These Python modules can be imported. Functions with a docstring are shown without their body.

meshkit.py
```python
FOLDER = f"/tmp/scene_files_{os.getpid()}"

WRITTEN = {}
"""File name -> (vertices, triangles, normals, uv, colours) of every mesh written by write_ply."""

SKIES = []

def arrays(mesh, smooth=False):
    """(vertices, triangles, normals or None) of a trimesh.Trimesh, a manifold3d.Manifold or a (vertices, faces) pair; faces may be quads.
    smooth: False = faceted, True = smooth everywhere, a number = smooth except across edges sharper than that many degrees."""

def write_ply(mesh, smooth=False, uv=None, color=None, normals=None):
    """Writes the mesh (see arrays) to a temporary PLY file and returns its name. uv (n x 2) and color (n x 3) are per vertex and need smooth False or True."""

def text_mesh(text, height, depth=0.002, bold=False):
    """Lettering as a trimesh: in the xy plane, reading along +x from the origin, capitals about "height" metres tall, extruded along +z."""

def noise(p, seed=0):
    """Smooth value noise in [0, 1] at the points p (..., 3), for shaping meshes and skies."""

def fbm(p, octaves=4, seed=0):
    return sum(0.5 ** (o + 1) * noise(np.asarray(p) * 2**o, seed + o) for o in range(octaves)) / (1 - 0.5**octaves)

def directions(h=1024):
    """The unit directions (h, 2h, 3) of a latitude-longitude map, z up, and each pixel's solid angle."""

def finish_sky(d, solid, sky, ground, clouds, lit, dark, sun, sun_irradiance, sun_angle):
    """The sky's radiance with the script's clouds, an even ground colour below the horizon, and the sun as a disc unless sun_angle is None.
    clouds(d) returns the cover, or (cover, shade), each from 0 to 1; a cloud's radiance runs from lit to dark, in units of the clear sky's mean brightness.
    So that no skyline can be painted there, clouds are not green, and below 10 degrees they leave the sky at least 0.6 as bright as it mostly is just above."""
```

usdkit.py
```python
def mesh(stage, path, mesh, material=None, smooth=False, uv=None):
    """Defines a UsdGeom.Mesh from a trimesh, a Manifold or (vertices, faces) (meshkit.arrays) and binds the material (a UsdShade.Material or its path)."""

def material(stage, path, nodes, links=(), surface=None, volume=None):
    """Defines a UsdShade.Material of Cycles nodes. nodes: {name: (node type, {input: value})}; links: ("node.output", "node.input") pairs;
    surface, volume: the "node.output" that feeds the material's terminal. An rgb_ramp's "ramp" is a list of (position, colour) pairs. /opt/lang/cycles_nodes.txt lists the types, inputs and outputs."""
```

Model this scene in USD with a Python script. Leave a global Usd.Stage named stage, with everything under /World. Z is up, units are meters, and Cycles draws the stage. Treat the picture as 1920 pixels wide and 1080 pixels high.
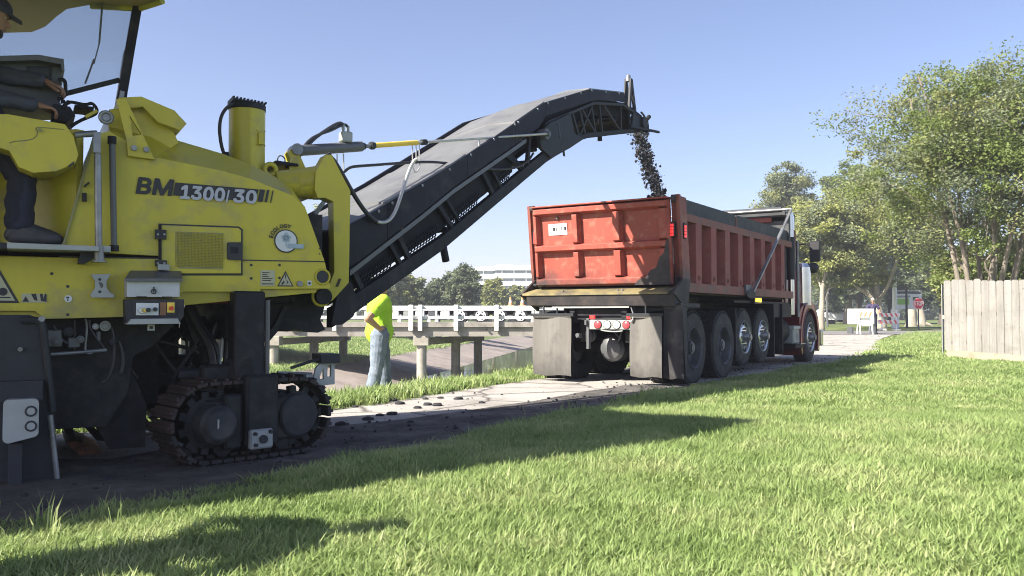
import math, numpy as np, trimesh, manifold3d as m3, shapely.geometry as sg, usdkit, meshkit
from scipy.interpolate import CubicSpline
from pxr import Usd, UsdGeom, UsdLux, UsdShade, Sdf, Gf, Vt

stage = Usd.Stage.CreateInMemory()
UsdGeom.SetStageUpAxis(stage, 'Z'); UsdGeom.SetStageMetersPerUnit(stage, 1.0)
W = UsdGeom.Xform.Define(stage, '/World'); UsdGeom.Scope.Define(stage, '/World/Looks')
stage.SetDefaultPrim(W.GetPrim())
# ------------------------------------------------------------------ camera, sky, sun, exposure
FPX, CAMH = 1590.0, 1.0                      # focal length in photo pixels, height of the lens
PITCH = math.atan(50 / FPX)
cam = UsdGeom.Camera.Define(stage, '/World/camera')
cam.CreateHorizontalApertureAttr(36.0); cam.CreateVerticalApertureAttr(20.25)
cam.CreateFocalLengthAttr(36.0 * FPX / 1920); cam.CreateClippingRangeAttr(Gf.Vec2f(0.05, 5000)); cam.CreateFStopAttr(0.0)
cam.CreateExposureAttr(1.62)
cam.AddTranslateOp().Set(Gf.Vec3d(0, 0, CAMH)); cam.AddRotateXOp().Set(90 + math.degrees(PITCH))
SUNXY = np.array([-0.872, -0.489]); SUNXY /= np.linalg.norm(SUNXY); EL = math.radians(38)
SUN = np.array([*(SUNXY * math.cos(EL)), math.sin(EL)])
usdkit.material(stage, '/World/Looks/sky_air', {
    's': ('sky_texture', dict(sky_type='single_scattering', sun_disc=False, sun_elevation=EL, sun_rotation=math.atan2(SUNXY[0], SUNXY[1]), altitude=10.0, air_density=.9, aerosol_density=1.4, ozone_density=1.5)),
    't': ('mix', dict(mix_type='multiply', fac=1.0, color2=(1.06, 1.0, 1.12))), 'b': ('background_shader', dict(strength=0.06))}, [('s.color', 't.color1'), ('t.color', 'b.color')], surface='b.background')
dome = UsdLux.DomeLight.Define(stage, '/World/sky'); dome.CreateIntensityAttr(1.0)
UsdShade.MaterialBindingAPI.Apply(dome.GetPrim()).Bind(UsdShade.Material.Get(stage, '/World/Looks/sky_air'))
dome.GetPrim().SetCustomDataByKey('kind', 'structure')
sun = UsdLux.DistantLight.Define(stage, '/World/sun')
sun.CreateIntensityAttr(1.25); sun.CreateAngleAttr(0.53); sun.CreateColorAttr(Gf.Vec3f(1, .93, .82)); sun.CreateNormalizeAttr(True)
_q = Gf.Rotation(Gf.Vec3d(0, 0, 1), Gf.Vec3d(*map(float, SUN)))
sun.AddOrientOp().Set(Gf.Quatf(_q.GetQuat()))
rng = np.random.default_rng(11)

# ------------------------------------------------------------------ measuring: a line of sight met with a plane of the place
CAM = np.array([0, 0, CAMH])
def ray(px, py):
    a, b = (px - 960) / FPX, (540 - py) / FPX
    return np.array([a, math.cos(PITCH) - b * math.sin(PITCH), math.sin(PITCH) + b * math.cos(PITCH)])
def ground(px, py, z=0.0):
    r = ray(px, py); return CAM + r * ((z - CAMH) / r[2])
def depth(px, py, Y):
    r = ray(px, py); return CAM + r * (Y / r[1])
class Frame:                                  # x forward, y left, z up, standing on the ground
    def __init__(s, ox, oy, heading):
        h = math.radians(heading); s.o = np.array([ox, oy, 0.]); s.head = heading
        s.F = np.array([math.sin(h), math.cos(h), 0]); s.L = np.array([-s.F[1], s.F[0], 0])
    def side(s, px, py, y):
        r = ray(px, py); P = CAM + r * (((s.o + s.L * y - CAM) @ s.L) / (r @ s.L)) - s.o; return (P @ s.F, P[2])
    def s3(s, px, py, y):
        x, z = s.side(px, py, y); return np.array([x, y, z])
    def face(s, px, py, x):
        r = ray(px, py); P = CAM + r * (((s.o + s.F * x - CAM) @ s.F) / (r @ s.F)) - s.o; return (P @ s.L, P[2])
    def world(s, p): p = np.asarray(p, float); return s.o + s.F * p[0] + s.L * p[1] + np.array([0, 0, p[2]])
    def local(s, P): d = np.asarray(P, float) - s.o; return np.array([d @ s.F, d @ s.L, d[2]])
    def prof(s, y, pts): return [s.side(a, b, y) for a, b in pts]
M, T, CV = Frame(-2.275, 6.786, 60), Frame(1.595, 12.86, 32.8), Frame(-1.58, 7.19, 31.1)

# ------------------------------------------------------------------ prims
_used = {}
def path_of(parent, name):
    base = f'{parent}/{name}'; k = _used.get(base, -1) + 1; _used[base] = k
    return base if k == 0 else f'{base}_{k:03d}'
def tag(prim, label=None, cat=None, group=None, kind=None):
    prim = prim.GetPrim() if hasattr(prim, 'GetPrim') else prim
    for k, v in (('label', label), ('category', cat), ('group', group), ('kind', kind)):
        if v: prim.SetCustomDataByKey(k, v)
    return prim
def thing(name, label, cat, loc=(0, 0, 0), heading=90.0, group=None, scale=None):
    x = UsdGeom.Xform.Define(stage, path_of('/World', name)); x.AddTranslateOp().Set(Gf.Vec3d(*map(float, loc))); x.AddRotateZOp().Set(90.0 - heading)
    if scale: x.AddScaleOp().Set(Gf.Vec3f(*scale))
    tag(x, label, cat, group); return x.GetPath()
def clone(src, name, label, cat, loc, heading=90.0, group=None, scale=None):
    p = thing(name, label, cat, loc, heading, group, scale); pr = stage.GetPrimAtPath(p)
    pr.GetReferences().AddInternalReference(src); pr.SetInstanceable(True); return p
def part(parent, name, mesh, mat, smooth=30, label=None, kind=None):
    if isinstance(mesh, list): return [part(parent, name, x, mat, smooth, label, kind) for x in mesh][0]
    m = usdkit.mesh(stage, path_of(str(parent), name), mesh, LOOK[mat] if isinstance(mat, str) else mat, smooth)
    if label or kind: tag(m, label, None, None, kind)
    return m.GetPath()
def solo(name, mesh, mat, label=None, cat=None, group=None, kind=None, smooth=30):
    m = usdkit.mesh(stage, path_of('/World', name), mesh, LOOK[mat], smooth); tag(m, label, cat, group, kind); return m.GetPath()

# ------------------------------------------------------------------ shapes
cat = trimesh.util.concatenate
def box(x0, x1, y0, y1, z0, z1):
    b = trimesh.creation.box([abs(x1 - x0), abs(y1 - y0), abs(z1 - z0)]); b.apply_translation([(x0 + x1) / 2, (y0 + y1) / 2, (z0 + z1) / 2]); return b
def cbox(x0, x1, y0, y1, z0, z1, c=.01):      # chamfered box
    P = []
    for i in (0, 1):
        for j in (0, 1):
            for k in (0, 1):
                s = [(x0, x1)[i], (y0, y1)[j], (z0, z1)[k]]
                for a in range(3):
                    q = list(s)
                    for b in range(3):
                        if b != a: q[b] += c * (1 if (i, j, k)[b] == 0 else -1)
                    P.append(q)
    return trimesh.convex.convex_hull(np.array(P))
def poly(pts, holes=()):
    p = sg.Polygon(pts, holes); return p if p.is_valid else p.buffer(0)
def prism(pts, y0, y1, holes=()):             # side profile (x, z) pushed from y0 to y1
    y0, y1 = min(y0, y1), max(y0, y1)
    p = pts if hasattr(pts, 'geom_type') else poly(pts, holes)
    m = cat([trimesh.creation.extrude_polygon(g, y1 - y0, engine='earcut') for g in getattr(p, 'geoms', [p])]); v = m.vertices
    return trimesh.Trimesh(np.stack([v[:, 0], y1 - v[:, 2], v[:, 1]], 1), m.faces, process=False)
def fprism(pts, x0, x1, holes=()):            # cross profile (y, z) pushed from x0 to x1
    m = trimesh.creation.extrude_polygon(poly(pts, holes), x1 - x0, engine='earcut'); v = m.vertices
    return trimesh.Trimesh(np.stack([v[:, 2] + x0, v[:, 0], v[:, 1]], 1), m.faces, process=False)
def zprism(pts, z0, z1, holes=()):
    p = pts if hasattr(pts, 'geom_type') else poly(pts, holes)
    m = cat([trimesh.creation.extrude_polygon(g, z1 - z0, engine='earcut') for g in getattr(p, 'geoms', [p])]); m.apply_translation([0, 0, z0]); return m
def align(d):
    d = np.asarray(d, float); return trimesh.geometry.align_vectors([0, 0, 1], d / np.linalg.norm(d))
def cyl(a, b, r, r2=None, n=20):
    a, b = np.asarray(a, float), np.asarray(b, float); h = np.linalg.norm(b - a); r2 = r if r2 is None else r2
    m = trimesh.creation.revolve([(0, 0), (r, 0), (r2, h), (0, h)], sections=n); m.apply_transform(align(b - a)); m.apply_translation(a); return m
def rev(profile, a=(0, 0, 0), d=(0, 0, 1), n=32):
    m = trimesh.creation.revolve(profile, sections=n); m.apply_transform(align(d)); m.apply_translation(a); return m
def bar(a, b, w, h=None, up=(0, 0, 1)):       # square bar
    a, b, up = np.asarray(a, float), np.asarray(b, float), np.asarray(up, float); h = w if h is None else h
    d = b - a; L = np.linalg.norm(d); d = d / L; s = np.cross(d, up); s /= np.linalg.norm(s); u = np.cross(s, d)
    m = trimesh.creation.box([L, w, h]); R = np.eye(4); R[:3, 0], R[:3, 1], R[:3, 2] = d, s, u; R[:3, 3] = (a + b) / 2; m.apply_transform(R); return m
def ball(c, r, n=2):
    m = trimesh.creation.icosphere(n, r); m.apply_translation(c); return m
def tube(pts, r, n=8, per=6, spline=True, closed=False):
    P = np.asarray(pts, float); r = np.broadcast_to(r, len(P)).astype(float)
    if spline and len(P) > 2:
        t = np.arange(len(P)); tt = np.linspace(0, len(P) - 1, (len(P) - 1) * per + 1); P = CubicSpline(t, P)(tt); r = np.interp(tt, t, r)
    D = np.gradient(P, axis=0); D /= np.linalg.norm(D, axis=1)[:, None] + 1e-12
    u = np.cross(D[0], [0.3, 0.5, 0.81]); u /= np.linalg.norm(u); rings = []
    for p, d, q in zip(P, D, r):
        u = u - d * (u @ d); u /= np.linalg.norm(u); w = np.cross(d, u); a = np.linspace(0, 2 * math.pi, n, endpoint=False)
        rings.append(p + q * (np.cos(a)[:, None] * u + np.sin(a)[:, None] * w))
    V = np.vstack(rings + [P[:1], P[-1:]]); k = len(P); F = []
    i = np.arange(n); j = (i + 1) % n
    for s in range(k - 1):
        F += [np.stack([s * n + i, s * n + j, (s + 1) * n + j], 1), np.stack([s * n + i, (s + 1) * n + j, (s + 1) * n + i], 1)]
    F += [np.stack([np.full(n, k * n), j, i], 1), np.stack([np.full(n, k * n + 1), (k - 1) * n + i, (k - 1) * n + j], 1)]
    return trimesh.Trimesh(V, np.vstack(F), process=False)
def ring(c, d, R, r, n=28):
    m = trimesh.creation.torus(R, r, major_sections=n, minor_sections=10); m.apply_transform(align(d)); m.apply_translation(c); return m
def text(t, h, at, y, slant=0.0, bold=True, depth=.003, width=None, angle=0.0):     # lettering on a plane of constant y, read from the right-hand side
    m = meshkit.text_mesh(t, h, depth, bold); v = m.vertices.copy()
    if width: v[:, 0] *= width / max(v[:, 0].max(), 1e-6)
    v[:, 0] += slant * v[:, 1]
    c, s = math.cos(angle), math.sin(angle); x, z = v[:, 0] * c - v[:, 1] * s, v[:, 0] * s + v[:, 1] * c
    return trimesh.Trimesh(np.stack([at[0] + x, y - v[:, 2], at[1] + z], 1), m.faces, process=False)
def blob(bones, refine=.03, it=8, seg=14):    # bones: ((p, r), (q, s), ...) hulls joined into one smooth surface
    parts = []
    for b in bones:
        parts.append(m3.Manifold.batch_hull([m3.Manifold.sphere(float(r), seg).translate([float(c) for c in p]) for p, r in b]))
    m = m3.Manifold.batch_boolean(parts, m3.OpType.Add).refine_to_length(refine).to_mesh()
    t = trimesh.Trimesh(m.vert_properties[:, :3], m.tri_verts, process=True)
    if it: trimesh.smoothing.filter_taubin(t, iterations=it)
    return t

# ------------------------------------------------------------------ looks
LOOK = {}
def look(name, col, rough=.5, var=.12, scale=6.0, metal=0.0, bump=0.0, bscale=40.0, dirt=None, dirt_amt=.5, dirt_scale=3.0, bevel=0.0, emit=0.0, coat=0.0, island=0.0, spec=None, zdirt=None, stretch=None):
    c = np.array(col, float)
    N = {'tc': ('texture_coordinate', {}), 'n': ('noise_texture', dict(scale=scale, detail=4.0, roughness=.6)),
         'r': ('rgb_ramp', dict(ramp=[(.3, tuple(c * (1 - var))), (.7, tuple(np.minimum(c * (1 + var), 1)))])),
         'p': ('principled_bsdf', dict(roughness=rough, metallic=metal))}
    if spec is not None: N['p'][1]['specular_ior_level'] = spec
    if coat: N['p'][1]['coat_weight'] = coat
    L = [('n.fac', 'r.fac')]; src = 'tc.object'
    if stretch: N['mp'] = ('mapping', dict(scale=stretch)); L += [('tc.object', 'mp.vector')]; src = 'mp.vector'
    L.append((src, 'n.vector')); out = 'r.color'
    if island:
        N['g'] = ('geometry', {}); N['ir'] = ('rgb_ramp', dict(ramp=[(0, (1 - island,) * 3), (1, (1 + island,) * 3)])); N['im'] = ('mix', dict(mix_type='multiply', fac=1.0))
        L += [('g.random_per_island', 'ir.fac'), (out, 'im.color1'), ('ir.color', 'im.color2')]; out = 'im.color'
    if dirt is not None:
        N['dn'] = ('noise_texture', dict(scale=dirt_scale, detail=7.0, roughness=.65)); N['dr'] = ('rgb_ramp', dict(ramp=[(.62 - .3 * dirt_amt, (0, 0, 0)), (.8 - .2 * dirt_amt, (1, 1, 1))])); N['dm'] = ('mix', dict(color2=dirt))
        L += [('tc.object', 'dn.vector'), ('dn.fac', 'dr.fac'), ('dr.color', 'dm.fac'), (out, 'dm.color1')]; out = 'dm.color'
    if zdirt:                                   # grime below a height, its edge broken by noise: (z where clean, z where black, colour)
        zc, zb, dc = zdirt
        N.update(zs=('separate_xyz', {}), zn=('noise_texture', dict(scale=2.3, detail=6.0, roughness=.65)), za=('math', dict(math_type='multiply_add', value2=.9, value3=-.45)), zz=('math', dict(math_type='add')),
                 zr=('map_range', dict(from_min=zc, from_max=zb, to_min=0.0, to_max=1.0, clamp=True)), zm=('mix', dict(color2=dc)))
        L += [('tc.object', 'zs.vector'), ('tc.object', 'zn.vector'), ('zn.fac', 'za.value1'), ('zs.z', 'zz.value1'), ('za.value', 'zz.value2'), ('zz.value', 'zr.value'), ('zr.result', 'zm.fac'), (out, 'zm.color1')]; out = 'zm.color'
    L.append((out, 'p.base_color')); nrm = None
    if bevel:
        N['bv'] = ('bevel', dict(radius=bevel, samples=4)); nrm = 'bv.bevel'
    if bump:
        N['bn'] = ('noise_texture', dict(scale=bscale, detail=5.0, roughness=.6)); N['bu'] = ('bump', dict(strength=bump, distance=.02))
        L += [(src, 'bn.vector'), ('bn.fac', 'bu.height')]
        if nrm: L.append((nrm, 'bu.normal'))
        nrm = 'bu.normal'
    if nrm: L.append((nrm, 'p.normal'))
    if emit: N['p'][1].update(emission_strength=emit, emission_color=tuple(c))
    LOOK[name] = usdkit.material(stage, f'/World/Looks/{name}', N, L, surface='p.BSDF'); return LOOK[name]

look('yellow', (.42, .358, .024), .38, .08, 2.5, dirt=(.23, .20, .085), dirt_amt=.28, dirt_scale=5, bevel=.007)
look('yellow_panel', (.415, .355, .025), .42, .08, 1.6, dirt=(.25, .22, .09), dirt_amt=.36, dirt_scale=3.4, bevel=.006, stretch=(3, 3, .6), zdirt=(1.08, .72, (.13, .12, .08)), bump=.04, bscale=9)
look('grille_yellow', (.20, .195, .08), .6, .12, 30)
look('black_paint', (.010, .011, .016), .6, spec=.25, var=.3, scale=8, dirt=(.035, .033, .033), dirt_amt=.35, dirt_scale=4, bevel=.006)
look('black_steel', (.010, .011, .013), .6, spec=.25, var=.35, scale=7, dirt=(.035, .033, .03), dirt_amt=.45, dirt_scale=5, bevel=.006, bump=.15, bscale=30)
look('belt_rubber', (.010, .011, .015), .7, .3, 10, spec=.2)
look('cover_grey', (.115, .118, .118), .5, .10, 2.2, dirt=(.065, .065, .07), dirt_amt=.4, dirt_scale=4, bump=.08, bscale=5)
look('cover_side', (.010, .011, .019), .62, spec=.25, var=.2, scale=5, dirt=(.04, .04, .045), dirt_amt=.3, bevel=.005)
look('rubber', (.014, .014, .015), .75, .3, 12, dirt=(.045, .042, .038), dirt_amt=.55, dirt_scale=5)
look('hose', (.020, .020, .024), .45, .2, 12)
look('hose_steel', (.42, .41, .38), .35, .15, 15, metal=.5)
look('steel', (.24, .245, .25), .4, .2, 10, metal=.6, dirt=(.12, .11, .1), dirt_amt=.4, bevel=.004)
look('grey_paint', (.085, .088, .092), .42, .15, 6, bevel=.004)
look('dark_grey', (.021, .023, .026), .58, .2, 6, spec=.3, dirt=(.055, .052, .05), dirt_amt=.3, bevel=.005)
look('mid_grey', (.019, .021, .025), .58, .2, 6, spec=.3, bevel=.005)
look('light_grey', (.27, .285, .27), .5, .1, 5, dirt=(.22, .22, .2), dirt_amt=.3, bevel=.005)
look('white_box', (.38, .40, .39), .5, .06, 4, dirt=(.3, .3, .28), dirt_amt=.3, bevel=.008)
look('rust', (.030, .015, .011), .75, .35, 9, dirt=(.012, .010, .010), dirt_amt=.75, dirt_scale=7, bump=.4, bscale=30)
look('rust_bright', (.30, .12, .07), .75, .3, 9, dirt=(.08, .05, .04), dirt_amt=.5, dirt_scale=7, bump=.3, bscale=30)
look('track_black', (.012, .011, .011), .7, .4, 12, dirt=(.035, .02, .015), dirt_amt=.4, dirt_scale=7, bump=.4, bscale=40)
look('print_black', (.015, .015, .018), .5, .1, 10)
look('print_silver', (.34, .35, .39), .4, .05, 10)
look('print_white', (.48, .50, .49), .5, .05, 10)
look('print_pale', (.34, .33, .21), .5, .05, 10)
look('print_blue', (.26, .33, .36), .5, .1, 10)
look('red_bar', (.16, .018, .02), .5, .2, 8, dirt=(.05, .03, .03), dirt_amt=.4)
look('red', (.55, .03, .025), .3, .1, 10)
look('orange_plastic', (.8, .18, .03), .45, .08, 10)
look('brown', (.17, .08, .035), .6, .2, 10)
look('orange_rod', (.75, .52, .05), .3, .08, 10, dirt=(.3, .25, .1), dirt_amt=.25)
RED = (.20, .028, .021)
look('orange_paint', RED, .55, .16, 2.2, dirt=(.22, .07, .05), dirt_amt=.35, dirt_scale=3.5, bevel=.012, bump=.06, bscale=14)
look('tailgate_paint', (.285, .056, .036), .55, .14, 2.0, dirt=(.37, .15, .105), dirt_amt=.34, dirt_scale=7, bevel=.012, bump=.08, bscale=9, zdirt=(1.66, 1.30, (.03, .028, .03)), stretch=(1, 1, .5))
look('corner_paint', (.21, .048, .032), .55, .14, 2.0, dirt=(.25, .11, .07), dirt_amt=.4, dirt_scale=4, bevel=.01, zdirt=(1.85, 1.35, (.03, .03, .034)))
look('rail_paint', (.19, .058, .04), .6, .2, 3, dirt=(.12, .08, .07), dirt_amt=.5, dirt_scale=5, bevel=.01)
look('maroon', (.13, .018, .020), .25, .1, 3, coat=.4, bevel=.01)
look('board', (.030, .034, .040), .7, .25, 3, dirt=(.07, .068, .06), dirt_amt=.4, stretch=(.4, 1, 3), bevel=.008)
look('soot', (.024, .022, .024), .7, .3, 6, dirt=(.06, .045, .04), dirt_amt=.5, dirt_scale=4, bevel=.008)
look('apron_top', (.20, .165, .07), .7, .25, 4, dirt=(.06, .055, .05), dirt_amt=.6, dirt_scale=3)
look('flap', (.125, .118, .106), .8, .14, 2.0, dirt=(.085, .08, .072), dirt_amt=.4, dirt_scale=5, bump=.25, bscale=20, zdirt=(.42, -.1, (.03, .028, .026)), stretch=(4, 5, .5))
look('flap_dark', (.024, .023, .025), .75, .25, 4, dirt=(.08, .075, .07), dirt_amt=.4, dirt_scale=3.5, bump=.2, bscale=20)
look('chrome', (.72, .72, .72), .16, .06, 6, metal=1.0)
look('alloy', (.68, .68, .67), .25, .1, 8, metal=.9)
look('rim_grey', (.10, .105, .115), .5, .2, 8, dirt=(.06, .055, .05), dirt_amt=.5)
look('lamp_red', (.75, .03, .03), .2, .1, 10, emit=.6)
look('lamp_red_off', (.55, .06, .07), .2, .1, 10)
look('lamp_white', (.8, .8, .78), .2, .05, 10)
look('lamp_amber', (.95, .55, .03), .3, .05, 10, emit=1.2)
look('asphalt_lump', (.020, .020, .023), .8, .4, 30, bump=.5, bscale=60)
look('concrete', (.34, .315, .265), .85, .14, 2.2, dirt=(.22, .19, .15), dirt_amt=.4, dirt_scale=1.4, bump=.2, bscale=14)
look('deck_concrete', (.27, .25, .225), .85, .14, 1.2, dirt=(.10, .085, .07), dirt_amt=.42, dirt_scale=1.1, stretch=(.5, 1, 2.5), bump=.15, bscale=9)
look('rail_white', (.62, .62, .60), .5, .05, 3, dirt=(.5, .48, .42), dirt_amt=.2, bevel=.01)
look('lining', (.24, .205, .18), .9, .2, .5, dirt=(.15, .125, .11), dirt_amt=.5, dirt_scale=.7, bump=.2, bscale=6)
look('wood', (.325, .31, .285), .8, .2, 1.3, dirt=(.21, .195, .175), dirt_amt=.4, dirt_scale=2.5, island=.14, stretch=(5, 5, .5), bump=.25, bscale=9)
look('kick_wood', (.36, .315, .24), .8, .12, 1.5, dirt=(.29, .235, .16), dirt_amt=.4, stretch=(.5, 5, 5))
look('knot', (.20, .16, .13), .85, .2, 20)
look('post_wood', (.40, .36, .29), .85, .15, 3)
look('bark', (.20, .17, .135), .9, .3, 5, bump=.5, bscale=16, stretch=(1, 1, .3))
look('bark_pale', (.28, .25, .20), .9, .25, 5, bump=.4, bscale=16, stretch=(1, 1, .3))
look('bark_dark', (.07, .058, .047), .9, .3, 5, bump=.4, bscale=16)
look('hivis', (.34, .62, .03), .75, .06, 5, bump=.25, bscale=6)
look('hivis_rib', (.42, .70, .05), .8, .06, 5)
look('denim', (.15, .185, .235), .85, .22, 6, dirt=(.25, .28, .32), dirt_amt=.35, dirt_scale=5, bump=.35, bscale=7)
look('skin', (.42, .24, .16), .55, .08, 6)
look('skin_dark', (.26, .135, .085), .5, .1, 6)
look('hair', (.018, .014, .012), .6, .3, 30)
look('navy', (.018, .020, .042), .7, .2, 8, bump=.2, bscale=14)
look('charcoal', (.045, .050, .065), .85, .2, 8, bump=.4, bscale=9)
look('dark_trouser', (.010, .012, .026), .85, .25, 8, bump=.4, bscale=9)
look('boot_leather', (.022, .024, .03), .6, .3, 10, dirt=(.06, .055, .05), dirt_amt=.4)
look('purple_shirt', (.035, .028, .075), .8, .1, 6)
look('khaki', (.30, .28, .24), .85, .1, 6)
look('sign_white', (.80, .80, .80), .5, .04, 3)
look('sign_green', (.28, .50, .10), .5, .05, 3)
look('sign_dark', (.06, .09, .07), .5, .05, 3)
look('stop_red', (.62, .035, .05), .4, .05, 3)
look('stripe_orange', (.80, .30, .14), .5, .05, 3)
look('stripe_red', (.70, .14, .14), .5, .05, 3)
look('car_white', (.72, .73, .74), .3, .04, 3, coat=.3)
look('car_glass', (.02, .025, .03), .08, .05, 3)
look('office_white', (.78, .77, .75), .6, .03, .1)
look('office_glass', (.14, .17, .18), .2, .1, .3)
look('asphalt_road', (.16, .155, .15), .9, .15, .6, bump=.2, bscale=20)
look('canopy_tan', (.30, .235, .12), .7, .1, 2, dirt=(.22, .17, .10), dirt_amt=.4)
look('canopy_top', (.38, .35, .05), .45, .06, 2)
look('console_grey', (.055, .058, .058), .5, .15, 6, dirt=(.22, .22, .2), dirt_amt=.3, bevel=.006)
look('pale_cream', (.66, .67, .64), .5, .05, 4, bevel=.01)
def leaf_look(name, a, b, trans=.35, rough=.5):
    LOOK[name] = usdkit.material(stage, f'/World/Looks/{name}', {
        'g': ('geometry', {}), 'tc': ('texture_coordinate', {}), 'n': ('noise_texture', dict(scale=.9, detail=3.0)), 'ad': ('math', dict(math_type='multiply_add', value2=.55)),
        'r': ('rgb_ramp', dict(ramp=[(.15, a), (.75, b)])), 'p': ('principled_bsdf', dict(roughness=rough, specular_ior_level=.3)), 't': ('translucent_bsdf', {}), 'm': ('mix_closure', dict(fac=trans))},
        [('tc.object', 'n.vector'), ('g.random_per_island', 'ad.value1'), ('n.fac', 'hh.value1'), ('hh.value', 'ad.value3'), ('ad.value', 'r.fac'), ('r.color', 'p.base_color'), ('r.color', 't.color'), ('p.BSDF', 'm.closure1'), ('t.BSDF', 'm.closure2')] if False else
        [('tc.object', 'n.vector'), ('g.random_per_island', 'ad.value1'), ('n.fac', 'ad.value3'), ('ad.value', 'r.fac'), ('r.color', 'p.base_color'), ('r.color', 't.color'), ('p.BSDF', 'm.closure1'), ('t.BSDF', 'm.closure2')], surface='m.closure')
leaf_look('leaf_fresh', (.075, .11, .026), (.215, .27, .075))
leaf_look('leaf_olive', (.13, .148, .05), (.31, .33, .13))
leaf_look('leaf_grey', (.09, .115, .06), (.23, .265, .155))
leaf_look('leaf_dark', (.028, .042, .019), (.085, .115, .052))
leaf_look('leaf_yellow', (.17, .19, .05), (.37, .395, .13))
def blade_look(name, a, b, c):
    LOOK[name] = usdkit.material(stage, f'/World/Looks/{name}', {
        'g': ('geometry', {}), 'oi': ('object_info', {}), 'n': ('noise_texture', dict(scale=1.1, detail=6.0, roughness=.65)), 'a1': ('math', dict(math_type='multiply_add', value2=.34)), 'a2': ('math', dict(math_type='multiply_add', value2=.22)),
        'r': ('rgb_ramp', dict(ramp=[(.25, a), (.6, b), (.95, c)])), 'p': ('principled_bsdf', dict(roughness=.45, specular_ior_level=.35)), 't': ('translucent_bsdf', {}), 'm': ('mix_closure', dict(fac=.38))},
        [('g.position', 'n.vector'), ('g.random_per_island', 'a1.value1'), ('n.fac', 'a1.value3'), ('oi.random', 'a2.value1'), ('a1.value', 'a2.value3'), ('a2.value', 'r.fac'), ('r.color', 'p.base_color'), ('r.color', 't.color'), ('p.BSDF', 'm.closure1'), ('t.BSDF', 'm.closure2')], surface='m.closure')
blade_look('blade', (.095, .165, .032), (.27, .362, .122), (.51, .52, .27))
LOOK['haze_air'] = usdkit.material(stage, '/World/Looks/haze_air', {'v': ('principled_volume', dict(color=(.86, .90, 1.0), density=.0009, anisotropy=.2))}, [], volume='v.volume')
# clear pane
LOOK['pane'] = usdkit.material(stage, '/World/Looks/pane', {'t': ('transparent_bsdf', dict(color=(.80, .83, .84))), 'g': ('glossy_bsdf', dict(color=(.9, .9, .9), roughness=.03)), 'f': ('fresnel', dict(IOR=1.45)), 'm': ('mix_closure', {}),
    'd': ('diffuse_bsdf', dict(color=(.5, .5, .5))), 'm2': ('mix_closure', dict(fac=.10))},
    [('f.fac', 'm.fac'), ('t.BSDF', 'm.closure1'), ('g.BSDF', 'm.closure2'), ('m.closure', 'm2.closure1'), ('d.BSDF', 'm2.closure2')], surface='m2.closure')
LOOK['water'] = usdkit.material(stage, '/World/Looks/water', {'tc': ('geometry', {}), 'mp': ('mapping', dict(scale=(1.6, .5, 1))), 'n': ('noise_texture', dict(scale=1.4, detail=3.0)), 'b': ('bump', dict(strength=.10, distance=.05)), 'p': ('principled_bsdf', dict(base_color=(.075, .095, .035), roughness=.06, ior=1.33))},
    [('tc.position', 'mp.vector'), ('mp.vector', 'n.vector'), ('n.fac', 'b.height'), ('b.normal', 'p.normal')], surface='p.BSDF')
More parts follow.
